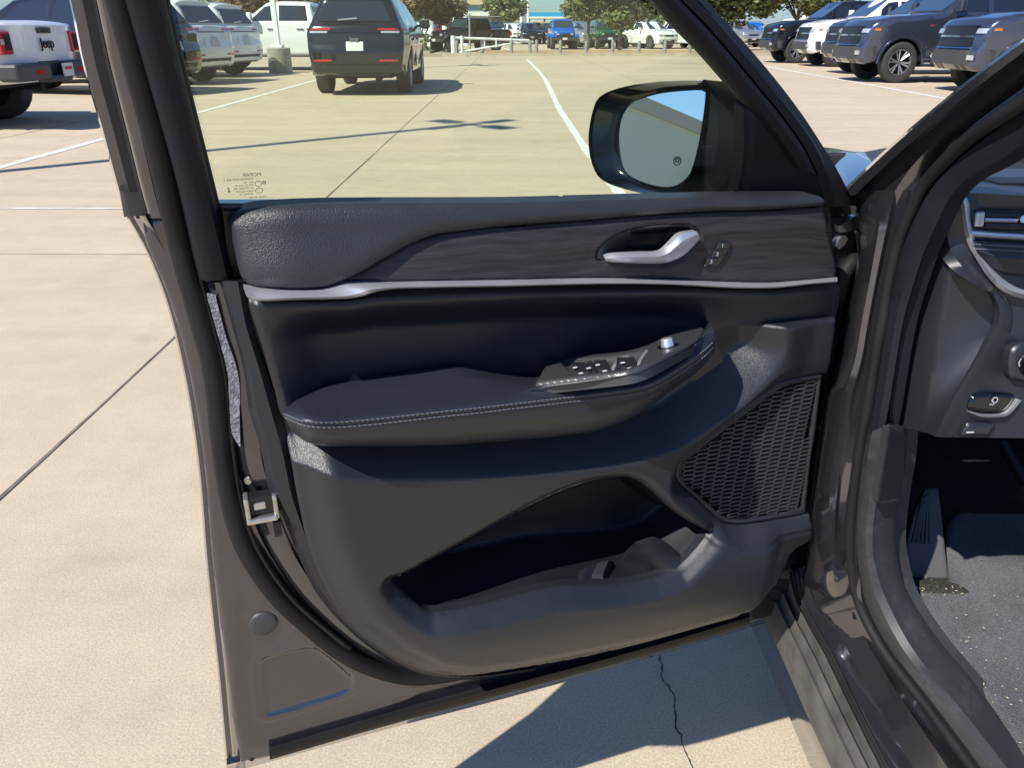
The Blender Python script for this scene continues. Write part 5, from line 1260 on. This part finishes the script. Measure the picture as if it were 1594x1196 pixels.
o = MB(); ring(o, MF, 1054, 250.5, -.0198, .0052, .0016); ring(o, MF, 1054, 249.5, -.0198, .0022, .0018); o.obj('mirror_print', M['black'], door)
# inner cheek of the housing and the arm to the door
chL = [(1093, 124.6, -.01), (1100, 140, -.01), (1098, 175, -.01), (1090, 228, -.01), (1077, 272, -.01), (1062, 300, -.01), (1040, 307, -.01)]
L0 = [MF.px(x, y, h) for x, y, h in chL]
R0 = [D(1130, 127, -.075), D(1152, 150, -.07), D(1166, 180, -.065), D(1166, 225, -.06), D(1166, 265, -.06), D(1164, 298, -.06), D(1160, 312, -.06)]
m1 = [a*.5+b_*.5-np.array((.0, 0, 0))+MF.N*-.0+np.array((-.004, .03, .0)) for a, b_ in zip(L0, R0)]
loft('mirror_arm', [L0, m1, R0], M['covertrim'], door, n=5)
# hinge end: check strap, wiring boot, black strip standing in for the shade in the gap
loft('hinge_gap_shade', [[D(1292, 300, .0), D(1304, 440, .0), D(1300, 600, .0), D(1284, 720, .0), D(1262, 860, .0), D(1215, 945, .0)], [D(1320, 300, -.02), D(1340, 440, -.04), D(1334, 600, -.05), D(1310, 720, -.05), D(1290, 860, -.05), D(1240, 960, -.04)]], M['black'], door, n=4, back=-DF.N*.01)
loft('door_hinge', [[D(1306, 352, .004), D(1318, 346, .0), D(1334, 336, -.01), D(1342, 350, -.012)], [D(1308, 362, .004), D(1322, 360, .0), D(1334, 356, -.01), D(1340, 362, -.012)]], M['steel'], door, n=4, back=-DF.N*.01)
loft('door_hinge', [[D(1302, 384, .006), D(1308, 370, .004), D(1316, 366, .0)], [D(1306, 388, .006), D(1314, 382, .004), D(1320, 372, .0)]], M['steel'], door, n=4, back=-DF.N*.008)
tube('wiring_boot', [D(1304, 470, -.0), D(1312, 430, .004), D(1330, 405, .0), D(1345, 420, -.02)], .010, M['rubber'], door, n=5)
tube('check_strap', [D(1262, 662, -.0), D(1285, 664, .002), D(1305, 668, .0), D(1322, 664, -.02)], .0075, M['black'], door, n=4)

# ------------------------------------------------------------------ our car: body side, seen through the opening
RUB = [(1700, 82, .01), (1650, 117, .01), (1594, 158, .01), (1520, 207, .012), (1478, 243, .014), (1437, 290, .016), (1415, 335, .018), (1398, 380, .02), (1383, 440, .02), (1374, 500, .02), (1365, 545, .02), (1351, 634, .022), (1338, 700, .024), (1328, 780, .028), (1324, 840, .034), (1326, 885, .04), (1338, 942, .052), (1374, 1012, .066), (1430, 1085, .08), (1490, 1165, .09), (1545, 1240, .095)]
tube('body_seal', BR(RUB), .0068, M['rubber'], suv, n=5, sides=10)
loft('body_seal_lip', [BR([(x+5, y+2, w+.002) for x, y, w in RUB]), BR([(x+9, y+4, w+.004) for x, y, w in RUB]), BR([(x+11, y+5, w+.012) for x, y, w in RUB])], M['black'], suv, n=5, back=-BF.N*.004)
# windscreen pillar, painted
po = [(1700, -10, .0), (1594, 64, .0), (1520, 119, .0), (1450, 176, .0), (1395, 223, .0), (1355, 260, .0), (1318, 296, .0)]
pm = [(1700, 6, .0), (1594, 80, .0), (1520, 136, .0), (1453, 192, .0), (1400, 238, .0), (1362, 273, .0), (1330, 304, .0)]
pn = [(1700, 60, .02), (1594, 136, .02), (1520, 190, .02), (1474, 232, .022), (1440, 270, .022), (1416, 312, .022), (1398, 352, .024)]
pk_ = [(1700, 40, .008), (1594, 112, .008), (1520, 166, .008), (1464, 215, .008), (1422, 256, .008), (1392, 300, .008), (1372, 345, .008)]
loft('windscreen_pillar', [BR([(x-4, y-2, -.01+.03) for x, y, w in po]), BR([(x, y, -.012) for x, y, w in po]), BR([(x, y, -.010) for x, y, w in pm]), BR([(x+3, y+4, .006) for x, y, w in pm]), BR(pk_), BR(pn), BR([(x+5, y+3, .03) for x, y, w in pn])], M['paint'], suv, n=6, back=-BF.N*.02)
# hinge pillar, painted
ys = [296, 330, 380, 434, 500, 560, 612, 668, 730, 800, 880, 925, 965]
xl_ = [1322, 1334, 1336, 1330, 1316, 1306, 1282, 1274, 1266, 1260, 1254, 1236, 1252]
xr_ = [1434, 1417, 1398, 1384, 1373, 1362, 1354, 1345, 1333, 1325, 1325, 1333, 1345]
wr_ = [.018, .018, .02, .02, .02, .02, .021, .023, .026, .03, .04, .05, .055]
def mixx(t, w, yo=0): return [B(a*(1-t)+b_*t, y+yo, (w if not hasattr(w, '__len__') else w[i])) for i, (a, b_, y) in enumerate(zip(xl_, xr_, ys))]
def bl(w): return [w]*10+[w*.6+.012, w*.3+.034, .052]
loft('hinge_pillar', [mixx(0, .035), mixx(.0, bl(.012)), mixx(.10, bl(.004)), mixx(.45, bl(.001)), mixx(.62, bl(.006)), mixx(.70, bl(.014)), mixx(.88, [w-.006 for w in wr_]), mixx(1, wr_)], M['paint'], suv, n=6, back=-BF.N*.03)
# sill: painted step, outer rubber strips
so = [(1160, 880, .0), (1185, 930, .0), (1203, 972, .0), (1225, 1020, .0), (1256, 1090, .0), (1305, 1196, .0), (1330, 1250, .0)]
sp_ = [(1244, 885, .03), (1250, 930, .03), (1268, 968, .03), (1296, 1016, .03), (1330, 1085, .03), (1386, 1196, .03), (1415, 1250, .03)]
sq = [(1326, 850, .040), (1338, 900, .045), (1345, 950, .055), (1375, 1008, .068), (1415, 1070, .078), (1505, 1196, .092), (1545, 1250, .096)]
def mx(a, b_, t, w): return [B(p[0]*(1-t)+q[0]*t, p[1]*(1-t)+q[1]*t, w) for p, q in zip(a, b_)]
loft('sill', [mx(so, sp_, .96, .028), mx(so, sp_, 1.0, .024), mx(sp_, sq, .07, .028), mx(sp_, sq, .3, .044), mx(sp_, sq, .6, .054), mx(sp_, sq, .75, .058), mx(sp_, sq, .85, .074), BR(sq)], M['paint'], suv, n=6, back=(0, 0, -.03))
loft('sill_strip', [mx(so, sp_, 0, .0), mx(so, sp_, .10, .0), mx(so, sp_, .30, .004), mx(so, sp_, .36, .010), mx(so, sp_, .56, .014), mx(so, sp_, .60, .022), mx(so, sp_, .80, .024), mx(so, sp_, .84, .034), mx(so, sp_, .96, .030)], M['sillstrip'], suv, n=6, back=(0, 0, -.02))
tube('sill_bead', mx(so, sp_, .88, .022), .0035, M['rubber'], suv, n=6)
tube('sill_bead', mx(so, sp_, .95, .022), .0030, M['rubber'], suv, n=6)
loft('rocker', [mx(so, sp_, 0, .0), [p+np.array((.0, 0, -.08)) for p in mx(so, sp_, 0, .01)], [p+np.array((.06, 0, -.14)) for p in mx(so, sp_, 0, .06)]], M['paint'], suv, n=4)
# inner trim strip beside the seal, down to the lower cover
tin = [(1700, 160, .05), (1594, 228, .05), (1558, 254, .05), (1508, 281, .05), (1483, 306, .05), (1462, 348, .05), (1441, 395, .05), (1426, 440, .05), (1411, 490, .05), (1401, 540, .05), (1386, 634, .05), (1380, 664, .05)]
tou = [(1700, 98, .02), (1604, 164, .02), (1560, 192, .02), (1489, 248, .02), (1449, 292, .022), (1423, 340, .024), (1403, 390, .026), (1391, 440, .026), (1382, 490, .026), (1373, 545, .026), (1359, 634, .028), (1353, 674, .03)]
def mt(t, w): return [B(p[0]*(1-t)+q[0]*t, p[1]*(1-t)+q[1]*t, w) for p, q in zip(tou, tin)]
loft('pillar_trim', [mt(0, .024), mt(.06, .018), mt(.5, .020), mt(.90, .026), mt(1, .036)], M['covertrim'], suv, n=6, back=-BF.N*.015)
# lower cover (scuff plate) sweeping from the kick panel along the sill
sA = [(1353, 674, .022), (1344, 720, .025), (1336, 780, .030), (1332, 840, .036), (1335, 885, .043), (1347, 942, .055), (1383, 1012, .07), (1438, 1085, .082), (1498, 1165, .092), (1550, 1240, .098)]
sB = [(1384, 660, .03), (1380, 700, .03), (1366, 770, .034), (1358, 840, .040), (1362, 880, .047), (1378, 930, .062), (1420, 1010, .08), (1480, 1085, .095), (1540, 1160, .105), (1600, 1240, .11)]
sC = [(1412, 664, .075), (1410, 705, .08), (1399, 779, .085), (1394, 840, .09), (1400, 880, .10), (1413, 922, .11), (1456, 990, .13), (1520, 1068, .15), (1594, 1172, .17), (1640, 1250, .18)]
def m3(a, b_, t, dw=0): return [B(p[0]*(1-t)+q[0]*t, p[1]*(1-t)+q[1]*t, p[2]*(1-t)+q[2]*t+dw) for p, q in zip(a, b_)]
loft('scuff_plate', [m3(sA, sB, 0, .004), m3(sA, sB, .15, -.006), m3(sA, sB, .6, -.006), m3(sA, sB, 1, 0), m3(sB, sC, .3, .0), m3(sB, sC, .7, -.004), m3(sB, sC, .95, 0), m3(sB, sC, 1.0, .02)], M['scuff'], suv, n=6, back=-BF.N*.015)
fu = [(1382, 664, 's'), (1412, 678, 's'), (1408, 724), (1397, 779, 's'), (1371, 784), (1366, 776)]
FF = fit(B(1366, 776, .030), B(1397, 779, .078), B(1384, 668, .030))
if FF.N@np.array((-1, -1, .2)) < 0: FF = Frame(FF.O, -FF.A, FF.V)
patch('fuse_cover', FF, poly(FF, fu, .004, 4), lambda P, d: .006+rnd(d, .002), .003, M['plastic2'], suv, skirt=.006)
# ---- cabin floor, footwell, dead pedal
def fbox(name, V, m, par=suv): return mkobj(name, V, [(0, 1, 2, 3)], m, par, False)
zf = .46
Fz = Frame((0, 0, zf), (1, 0, 0), (0, 1, 0))
fl = MB(); fl.box(.50, 1.9, .1, 1.70, zf-.03, zf); fl.obj('cabin_floor', M['carpet'], suv)
fw = MB(); fw.box(.46, 1.9, 1.45, 1.49, zf-.03, 1.04); fw.box(.475, .495, .99, 1.45, zf-.1, 1.03); fw.box(.46, 1.9, 1.0, 1.45, 1.0, 1.03); fw.box(1.05, 1.09, .75, 1.70, zf, .95); fw.obj('footwell_wall', M['carpet'], suv)
kk = MB(); kk.add([gp(1385, 640, .84), gp(1392, 800, .60), (.50, 1.15, zf), (.50, 1.45, zf), (.50, 1.45, 1.0), (.50, 1.0, 1.0)], [(0, 1, 2, 3, 4, 5)]); kk.obj('kick_carpet', M['carpet'], suv)
# dead pedal: ribbed sloping foot rest
PFz = fit(gp(1408, 870, .478), gp(1470, 872, .478), gp(1440, 762, .560))
if PFz.N[2] < 0: PFz = Frame(PFz.O, -PFz.A, PFz.V)
dpp = poly(PFz, [(1406, 900, 's'), (1408, 853, 's'), (1420, 806), (1440, 762, 's'), (1460, 760, 's'), (1476, 905, 's')], 0, 3)
dp = patch('foot_rest', PFz, dpp, lambda P, d: .004+rnd(d, .003), .004, M['tread'], suv, skirt=.012)
for i in range(6):
    t = i/5
    a = PFz.px(1414+t*34, 846, .006); b_ = PFz.px(1434+t*13, 770+8*(1-t), .006)
    if i == 0: b_ = PFz.px(1424, 806, .006)
    s = MB(); V, f = tube_data(np.array([a, b_]), .0028, 6); s.add(V, f); s.obj('foot_rest_rib', M['tread'], dp, smooth=True)
# accelerator / brake stub seen at the right edge
pd = MB(); pa = B(1560, 690, .35); pb = B(1600, 760, .35); pd.bar(pa, pb, .008); pd.bar(pb, B(1640, 800, .36), .02); pd.obj('pedal_arm', M['black'], suv, smooth=True)
# ---- floor mat, a thing of its own
zm = .472
FM = Frame((0, 0, zm), (1, 0, 0), (0, 1, 0))
mp_ = [(1404, 905, 's'), (1470, 906), (1478, 903, 's'), (1474, 860), (1472, 830), (1476, 815), (1490, 800, 's'), (1530, 800), (1700, 800, 's'), (1760, 1300, 's'), (1640, 1250, 's'), (1594, 1180), (1500, 1045), (1445, 970), (1414, 925)]
matp = poly(FM, mp_, 0, 4)
def mat_h(P, d):
    return .006+rnd(d, .006)+.0022*np.sin(P[:, 0]*23+P[:, 1]*9)+.002*np.sin(P[:, 1]*31-P[:, 0]*12)
fmat = patch('floor_mat', FM, matp, mat_h, .006, M['mat'], None, skirt=.01)
tag(fmat, 'grey carpet floor mat littered with crumbs in the driver footwell', 'floor mat')
crumbs = MB()
rr_ = random.Random(5)
for i in range(110):
    if i < 28: x, y = rr_.gauss(1450, 30), rr_.gauss(914, 6)
    else: x, y = rr_.uniform(1440, 1594), rr_.uniform(915, 1180)
    if y > 905 and x < 1414+(y-925)*.72: continue
    p = gp(x, y, zm+.010); s_ = rr_.uniform(.0005, .0013)*(1.6 if rr_.random() < .1 else 1); a_ = rr_.uniform(0, 6.3)
    d_ = np.array((math.cos(a_), math.sin(a_), 0))*s_*rr_.uniform(1, 2.6); e_ = np.array((-math.sin(a_), math.cos(a_), 0))*s_
    z_ = np.array((0, 0, s_*.8)); crumbs.add([p-d_, p+e_, p+d_, p-e_, p+z_, p-z_], [(0, 1, 4), (1, 2, 4), (2, 3, 4), (3, 0, 4), (1, 0, 5), (2, 1, 5), (3, 2, 5), (0, 3, 5)])
cb = crumbs.obj('crumbs', mat('straw_crumbs', (.42, .36, .26), .9), None); tag(cb, 'pale dry crumbs scattered over the grey floor mat', 'crumbs', kind='stuff')
# rubber heel strip with dirt under the foot rest
hs_ = poly(FM, [(1405, 903), (1410, 914), (1430, 921), (1480, 923), (1508, 922), (1500, 914), (1474, 905), (1440, 903)], .008, 4)
heel = patch('mat_hook', FM, hs_, lambda P, d: .009+rnd(d, .002), .004, mat('dirty_rubber', (.032, .029, .024), .8, bump=('n', 500, 1, .002), var=(200, .7)), fmat, skirt=.006)

# ---- dashboard
up = np.array((0, 0, 1.0)); Nd = -FD*math.cos(math.radians(12))+up*math.sin(math.radians(12))
Ad = np.cross(up, -FD); Ad = Ad/np.linalg.norm(Ad)
Ad = BF.N*-1.0
Vd = np.cross(Nd, Ad); 
DH = Frame(B(1512, 372, .085), Ad, Vd)
if DH.N@Nd < 0: DH = Frame(DH.O, DH.A, -Vd)
dash_top = [(1495, 300, 's'), (1530, 302), (1640, 306, 's'), (1640, 480, 's'), (1600, 470), (1560, 455), (1530, 425), (1508, 380), (1500, 330)]
dash = patch('dashboard', DH, poly(DH, dash_top, 0, 4), lambda P, d: -.004+rnd(d, .008)-.004*np.cos(P[:, 1]*70)*0, .005, M['plastic2'], suv, skirt=.10)
dash['label'] = 'dashboard end with silver trim loop, air vent and brake switch'
# dash top with windscreen base
tp = MB(); 
a0 = B(1492, 300, .09); a1 = DH.px(1640, 306, 0)
loft('dash_top', [[DH.px(x, y, .0) for x, y in [(1493, 300), (1530, 301), (1580, 304), (1660, 309)]], [DH.px(x, y, -.03) for x, y in [(1496, 291), (1530, 292), (1580, 294), (1660, 297)]], [DH.px(x, y, -.10) for x, y in [(1508, 281), (1540, 280), (1590, 281), (1660, 283)]], [DH.px(x, y, -.45) for x, y in [(1520, 262), (1550, 262), (1590, 262), (1660, 262)]]], M['plastic'], dash, n=4, back=(0, 0, -.02))
dv = MB()
for i in range(5): dv.fbox(Frame(DH.px(1545+i*14, 288, -.08), Ad, FD), -.006, .006, -.02, .02, .0, .006)
dv.obj('defrost_slot', M['black'], dash)
# end cap
ecl = [(1486, 301, .062), (1470, 318, .062), (1456, 338, .062), (1448, 362, .062), (1453, 386, .062), (1478, 418, .066), (1510, 438, .075), (1538, 452, .085)]
ecr_ = [(1490, 302, .085), (1497, 320, .085), (1499, 338, .085), (1502, 362, .085), (1508, 385, .085), (1522, 410, .085), (1534, 428, .088), (1548, 446, .09)]
ecr = [DH.px(p[0], p[1], .001) for p in ecr_]; ecl3 = BR(ecl)
def m4(a, b_, t, dn=0): return [p*(1-t)+q*t-FD*dn+BF.N*dn*.6 for p, q in zip(a, b_)]
ecrails = [BR([(p[0]-1, p[1], p[2]+.03) for p in ecl]), ecl3, m4(ecl3, ecr, .10, .007), m4(ecl3, ecr, .5, .010), m4(ecl3, ecr, .9, .002), ecr]
loft('dash_end_cap', [*ecrails], M['plastic2'], dash, n=6, back=-BF.N*.02)
sl_l = [(1481, 301), (1491, 312), (1497, 340), (1504, 377), (1519, 405), (1537, 433), (1561, 455), (1594, 466), (1660, 473)]
sl_r = [(1497, 300), (1508, 311), (1511, 340), (1518, 370), (1533, 397), (1551, 423), (1575, 443), (1603, 452), (1660, 456)]
def sm_(t, h): return [DH.px(a[0]*(1-t)+b_[0]*t, a[1]*(1-t)+b_[1]*t, h) for a, b_ in zip(sl_l, sl_r)]
loft('silver_loop', [sm_(0, -.004), sm_(.1, .006), sm_(.5, .011), sm_(.9, .006), sm_(1, -.002)], M['silver'], dash, n=6, back=-DH.N*.02)
# vent
vt = poly(DH, [(1512, 327, 's'), (1522, 325), (1660, 329, 's'), (1660, 360, 's'), (1524, 357), (1514, 354)], .0, 3)
vent = patch('air_vent', DH, vt, lambda P, d: .003+rnd(d, .002), .003, M['black'], dash, skirt=.006)
for y_ in (334, 342, 350):
    s = MB(); V, f = tube_data(np.array([DH.px(1532, y_, .005), DH.px(1660, y_+2.5, .005)]), .0022, 6); s.add(V, f); s.obj('vent_slat', M['plastic2'] if y_ != 342 else M['silver'], vent, smooth=True)
wh = MB(); wh.fbox(DH, *(lambda a, b_: (a[0], b_[0], b_[1], a[1]))(DH.uv(1517, 329, .004), DH.uv(1528, 353, .004)), .004, .008); wh.obj('vent_wheel', M['steel'], vent, bevel=.002)
s = MB(); p_ = DH.px(1589, 341, .008); s.bar(p_-DH.N*.004, p_+DH.N*.004, .004, 8); s.obj('vent_tab', M['chrome'], vent, smooth=True)
s = MB(); V, f = tube_data(np.array([DH.px(1510, 363, .005), DH.px(1550, 366, .005), DH.px(1660, 372, .005)]), .0035, 8); s.add(V, f); s.obj('vent_trim_line', M['silver'], dash, smooth=True)
lb = [(1513, 371), (1540, 373), (1600, 377), (1660, 381)]; lc = [(1530, 410), (1550, 424), (1600, 432), (1660, 436)]
loft('leather_band', [[DH.px(x, y, .002) for x, y in lb], [DH.px(x+2, y+4, .010) for x, y in lb], [DH.px(a[0]*.5+b_[0]*.5, a[1]*.5+b_[1]*.5, .014) for a, b_ in zip(lb, lc)], [DH.px(x, y-5, .008) for x, y in lc], [DH.px(x, y, -.004) for x, y in lc]], M['armleather'], dash, n=5, back=-DH.N*.02)
for dy in (0, 7):
    sm = MB(); t = 1514.0
    while t < 1640:
        y0 = 380+dy+(t-1514)*.055; sm.tube([DH.px(t, y0, .0125+.001*(dy > 0)), DH.px(t+3.2, y0+.2, .0125+.001*(dy > 0))], .0006, 4); t += 4.6
    o = sm.obj('stitching', M['stitch'], dash); o['kind'] = 'stuff'
# side of the dash below the end cap
kl = [(1459, 352, .06), (1440, 398, .06), (1426, 440, .06), (1411, 490, .06), (1401, 540, .06), (1386, 634, .06), (1380, 659, .06)]
km = [(1479, 408, .075), (1477, 430, .075), (1470, 470, .075), (1462, 510, .075), (1455, 560, .075), (1440, 640, .075), (1433, 668, .075)]
kr = [(1500, 428, .10), (1530, 446, .115), (1540, 462, .125), (1544, 488, .125), (1532, 528, .12), (1478, 630, .11), (1456, 680, .105)]
kl3, km3, kr3 = BR(kl), BR(km), [DH.px(p[0], p[1], .0) for p in kr]
loft('dash_side', [kl3, m4(kl3, km3, .5, .004), m4(kl3, km3, .92, .006), m4(km3, kr3, .06, .006), m4(km3, kr3, .5, .001), kr3], M['plastic2'], dash, n=6, back=-BF.N*.02)
# knee bolster
nl = [(1546, 452, .13), (1562, 470, .13), (1566, 490, .13), (1560, 515, .125), (1506, 610, .115), (1464, 681, .11)]
nk = [(1541, 452, .125), (1552, 470, .13), (1556, 490, .13), (1548, 515, .125), (1490, 610, .115), (1457, 680, .108)]
nr_ = [(1640, 468, .20), (1640, 490, .20), (1640, 520, .20), (1640, 560, .20), (1640, 630, .20), (1640, 683, .20)]
def dh(L, h): return [DH.px(p[0], p[1], h) for p in L]
loft('knee_bolster', [dh(kr[1:], -.002), dh([(x-3, y) for x, y, w in nk], .004), dh(nk, .007), dh(nl, .006), dh([(a[0]*.85+b_[0]*.15, a[1]*.85+b_[1]*.15) for a, b_ in zip(nl, nr_)], -.006), dh([(a[0]*.5+b_[0]*.5, a[1]*.5+b_[1]*.5) for a, b_ in zip(nl, nr_)], -.004), dh(nr_, .0)], M['plastic'], dash, n=6, back=(0, .02, -.004))
kb_ = Frame(DH.O-DH.N*.014, DH.A, DH.V)
def K(x, y, h=0): return kb_.px(x, y, h)
sw1 = patch('parking_brake_switch', kb_, poly(kb_, [(1516, 618), (1526, 614), (1576, 614), (1584, 618), (1572, 638), (1562, 643), (1518, 641), (1511, 634)], .02, 4), lambda P, d: .018+rnd(d, .004), .002, M['gloss'], dash, skirt=.05)
u, v = kb_.uv(1549, 625, .024); ic = MB(); ring(ic, kb_, 1549, 623, .0195, .0032, .0010); ic.obj('switch_print', M['icon'], sw1)
text_mesh('switch_print', 'P', .0042, kb_, u, kb_.uv(1549, 625.5, .0195)[1], .0195, M['icon'], sw1, extrude=.0001)
text_mesh('switch_print', 'PUSH', .0026, kb_, u, kb_.uv(1549, 631, .0195)[1], .0195, M['icon'], sw1, extrude=.0001)
loft('switch_trim', [[K(1510, 640, .020), K(1530, 646, .021), K(1560, 646, .021), K(1570, 641, .021), K(1586, 622, .02)], [K(1510, 643, .018), K(1530, 649, .019), K(1562, 649, .019), K(1573, 644, .019), K(1590, 624, .018)]], M['silver'], dash, n=4, back=-kb_.N*.006)
rl_ = patch('bonnet_release', kb_, poly(kb_, [(1505, 657, 's'), (1548, 659, 's'), (1536, 680, 's'), (1495, 678, 's')], .012, 2), lambda P, d: .016+rnd(d, .003), .003, M['plastic2'], dash, skirt=.05)
s = MB(); s.fbox(kb_, kb_.uv(1508, 676, .02)[0], kb_.uv(1519, 676, .02)[0], kb_.uv(1508, 676, .02)[1], kb_.uv(1508, 674, .02)[1], .014, .0165); s.obj('release_print', M['icon'], rl_)
ls = patch('light_switch', kb_, poly(kb_, [(1574, 548), (1590, 534), (1640, 532, 's'), (1640, 600, 's'), (1584, 594), (1573, 585)], .02, 4), lambda P, d: .022+rnd(d, .004), .003, M['plastic2'], dash, skirt=.08)
ic = MB(); ring(ic, kb_, 1594, 565, .0235, .006, .0012); ic.obj('switch_print', M['icon'], ls)
kn2 = MB(); p_ = kb_.px(1606, 566, .022); kn2.bar(p_, p_+kb_.N*.008, .016, 24, .014); kn2.obj('light_knob', M['gloss'], ls, smooth=True)
# dark cavity behind the panels
cv = MB(); cv.add([DH.px(1470, 300, -.12), DH.px(1760, 300, -.12), DH.px(1760, 720, -.12), DH.px(1470, 640, -.12)], [(0, 1, 2, 3)])
# ---- bonnet and front wing beyond the pillar
HF = Frame((0, 0, 1.03), (1, 0, 0), (0, 1, 0))
hood = [gp(1262, 226, 1.0), gp(1300, 231, 1.03), gp(1345, 236, 1.05), gp(1392, 228, 1.06), gp(1470, 225, 1.07)]
hm1 = [gp(1270, 245, 1.01), gp(1312, 262, 1.04), gp(1352, 258, 1.055), gp(1400, 258, 1.065), gp(1480, 258, 1.07)]
hm2 = [gp(1275, 290, 1.0), gp(1318, 300, 1.03), gp(1350, 304, 1.04), gp(1405, 310, 1.05), gp(1480, 310, 1.055)]
loft('bonnet', [[p+np.array((0, .25, -.12)) for p in hood], hood, hm1, hm2], M['paint'], suv, n=6, back=(0, 0, -.02))
cw = MB(); cw.add([gp(1310, 292, 1.0), gp(1500, 292, 1.0), gp(1500, 340, 1.0), gp(1310, 340, .99)], [(0, 3, 2, 1)]); cw.obj('cowl', M['black'], suv)
# roof, rear pillar and seat-side of the cabin (outside the frame, they shade the cabin)

for o in bpy.data.objects:
    if o.get('worldbuilt'): del o['worldbuilt']
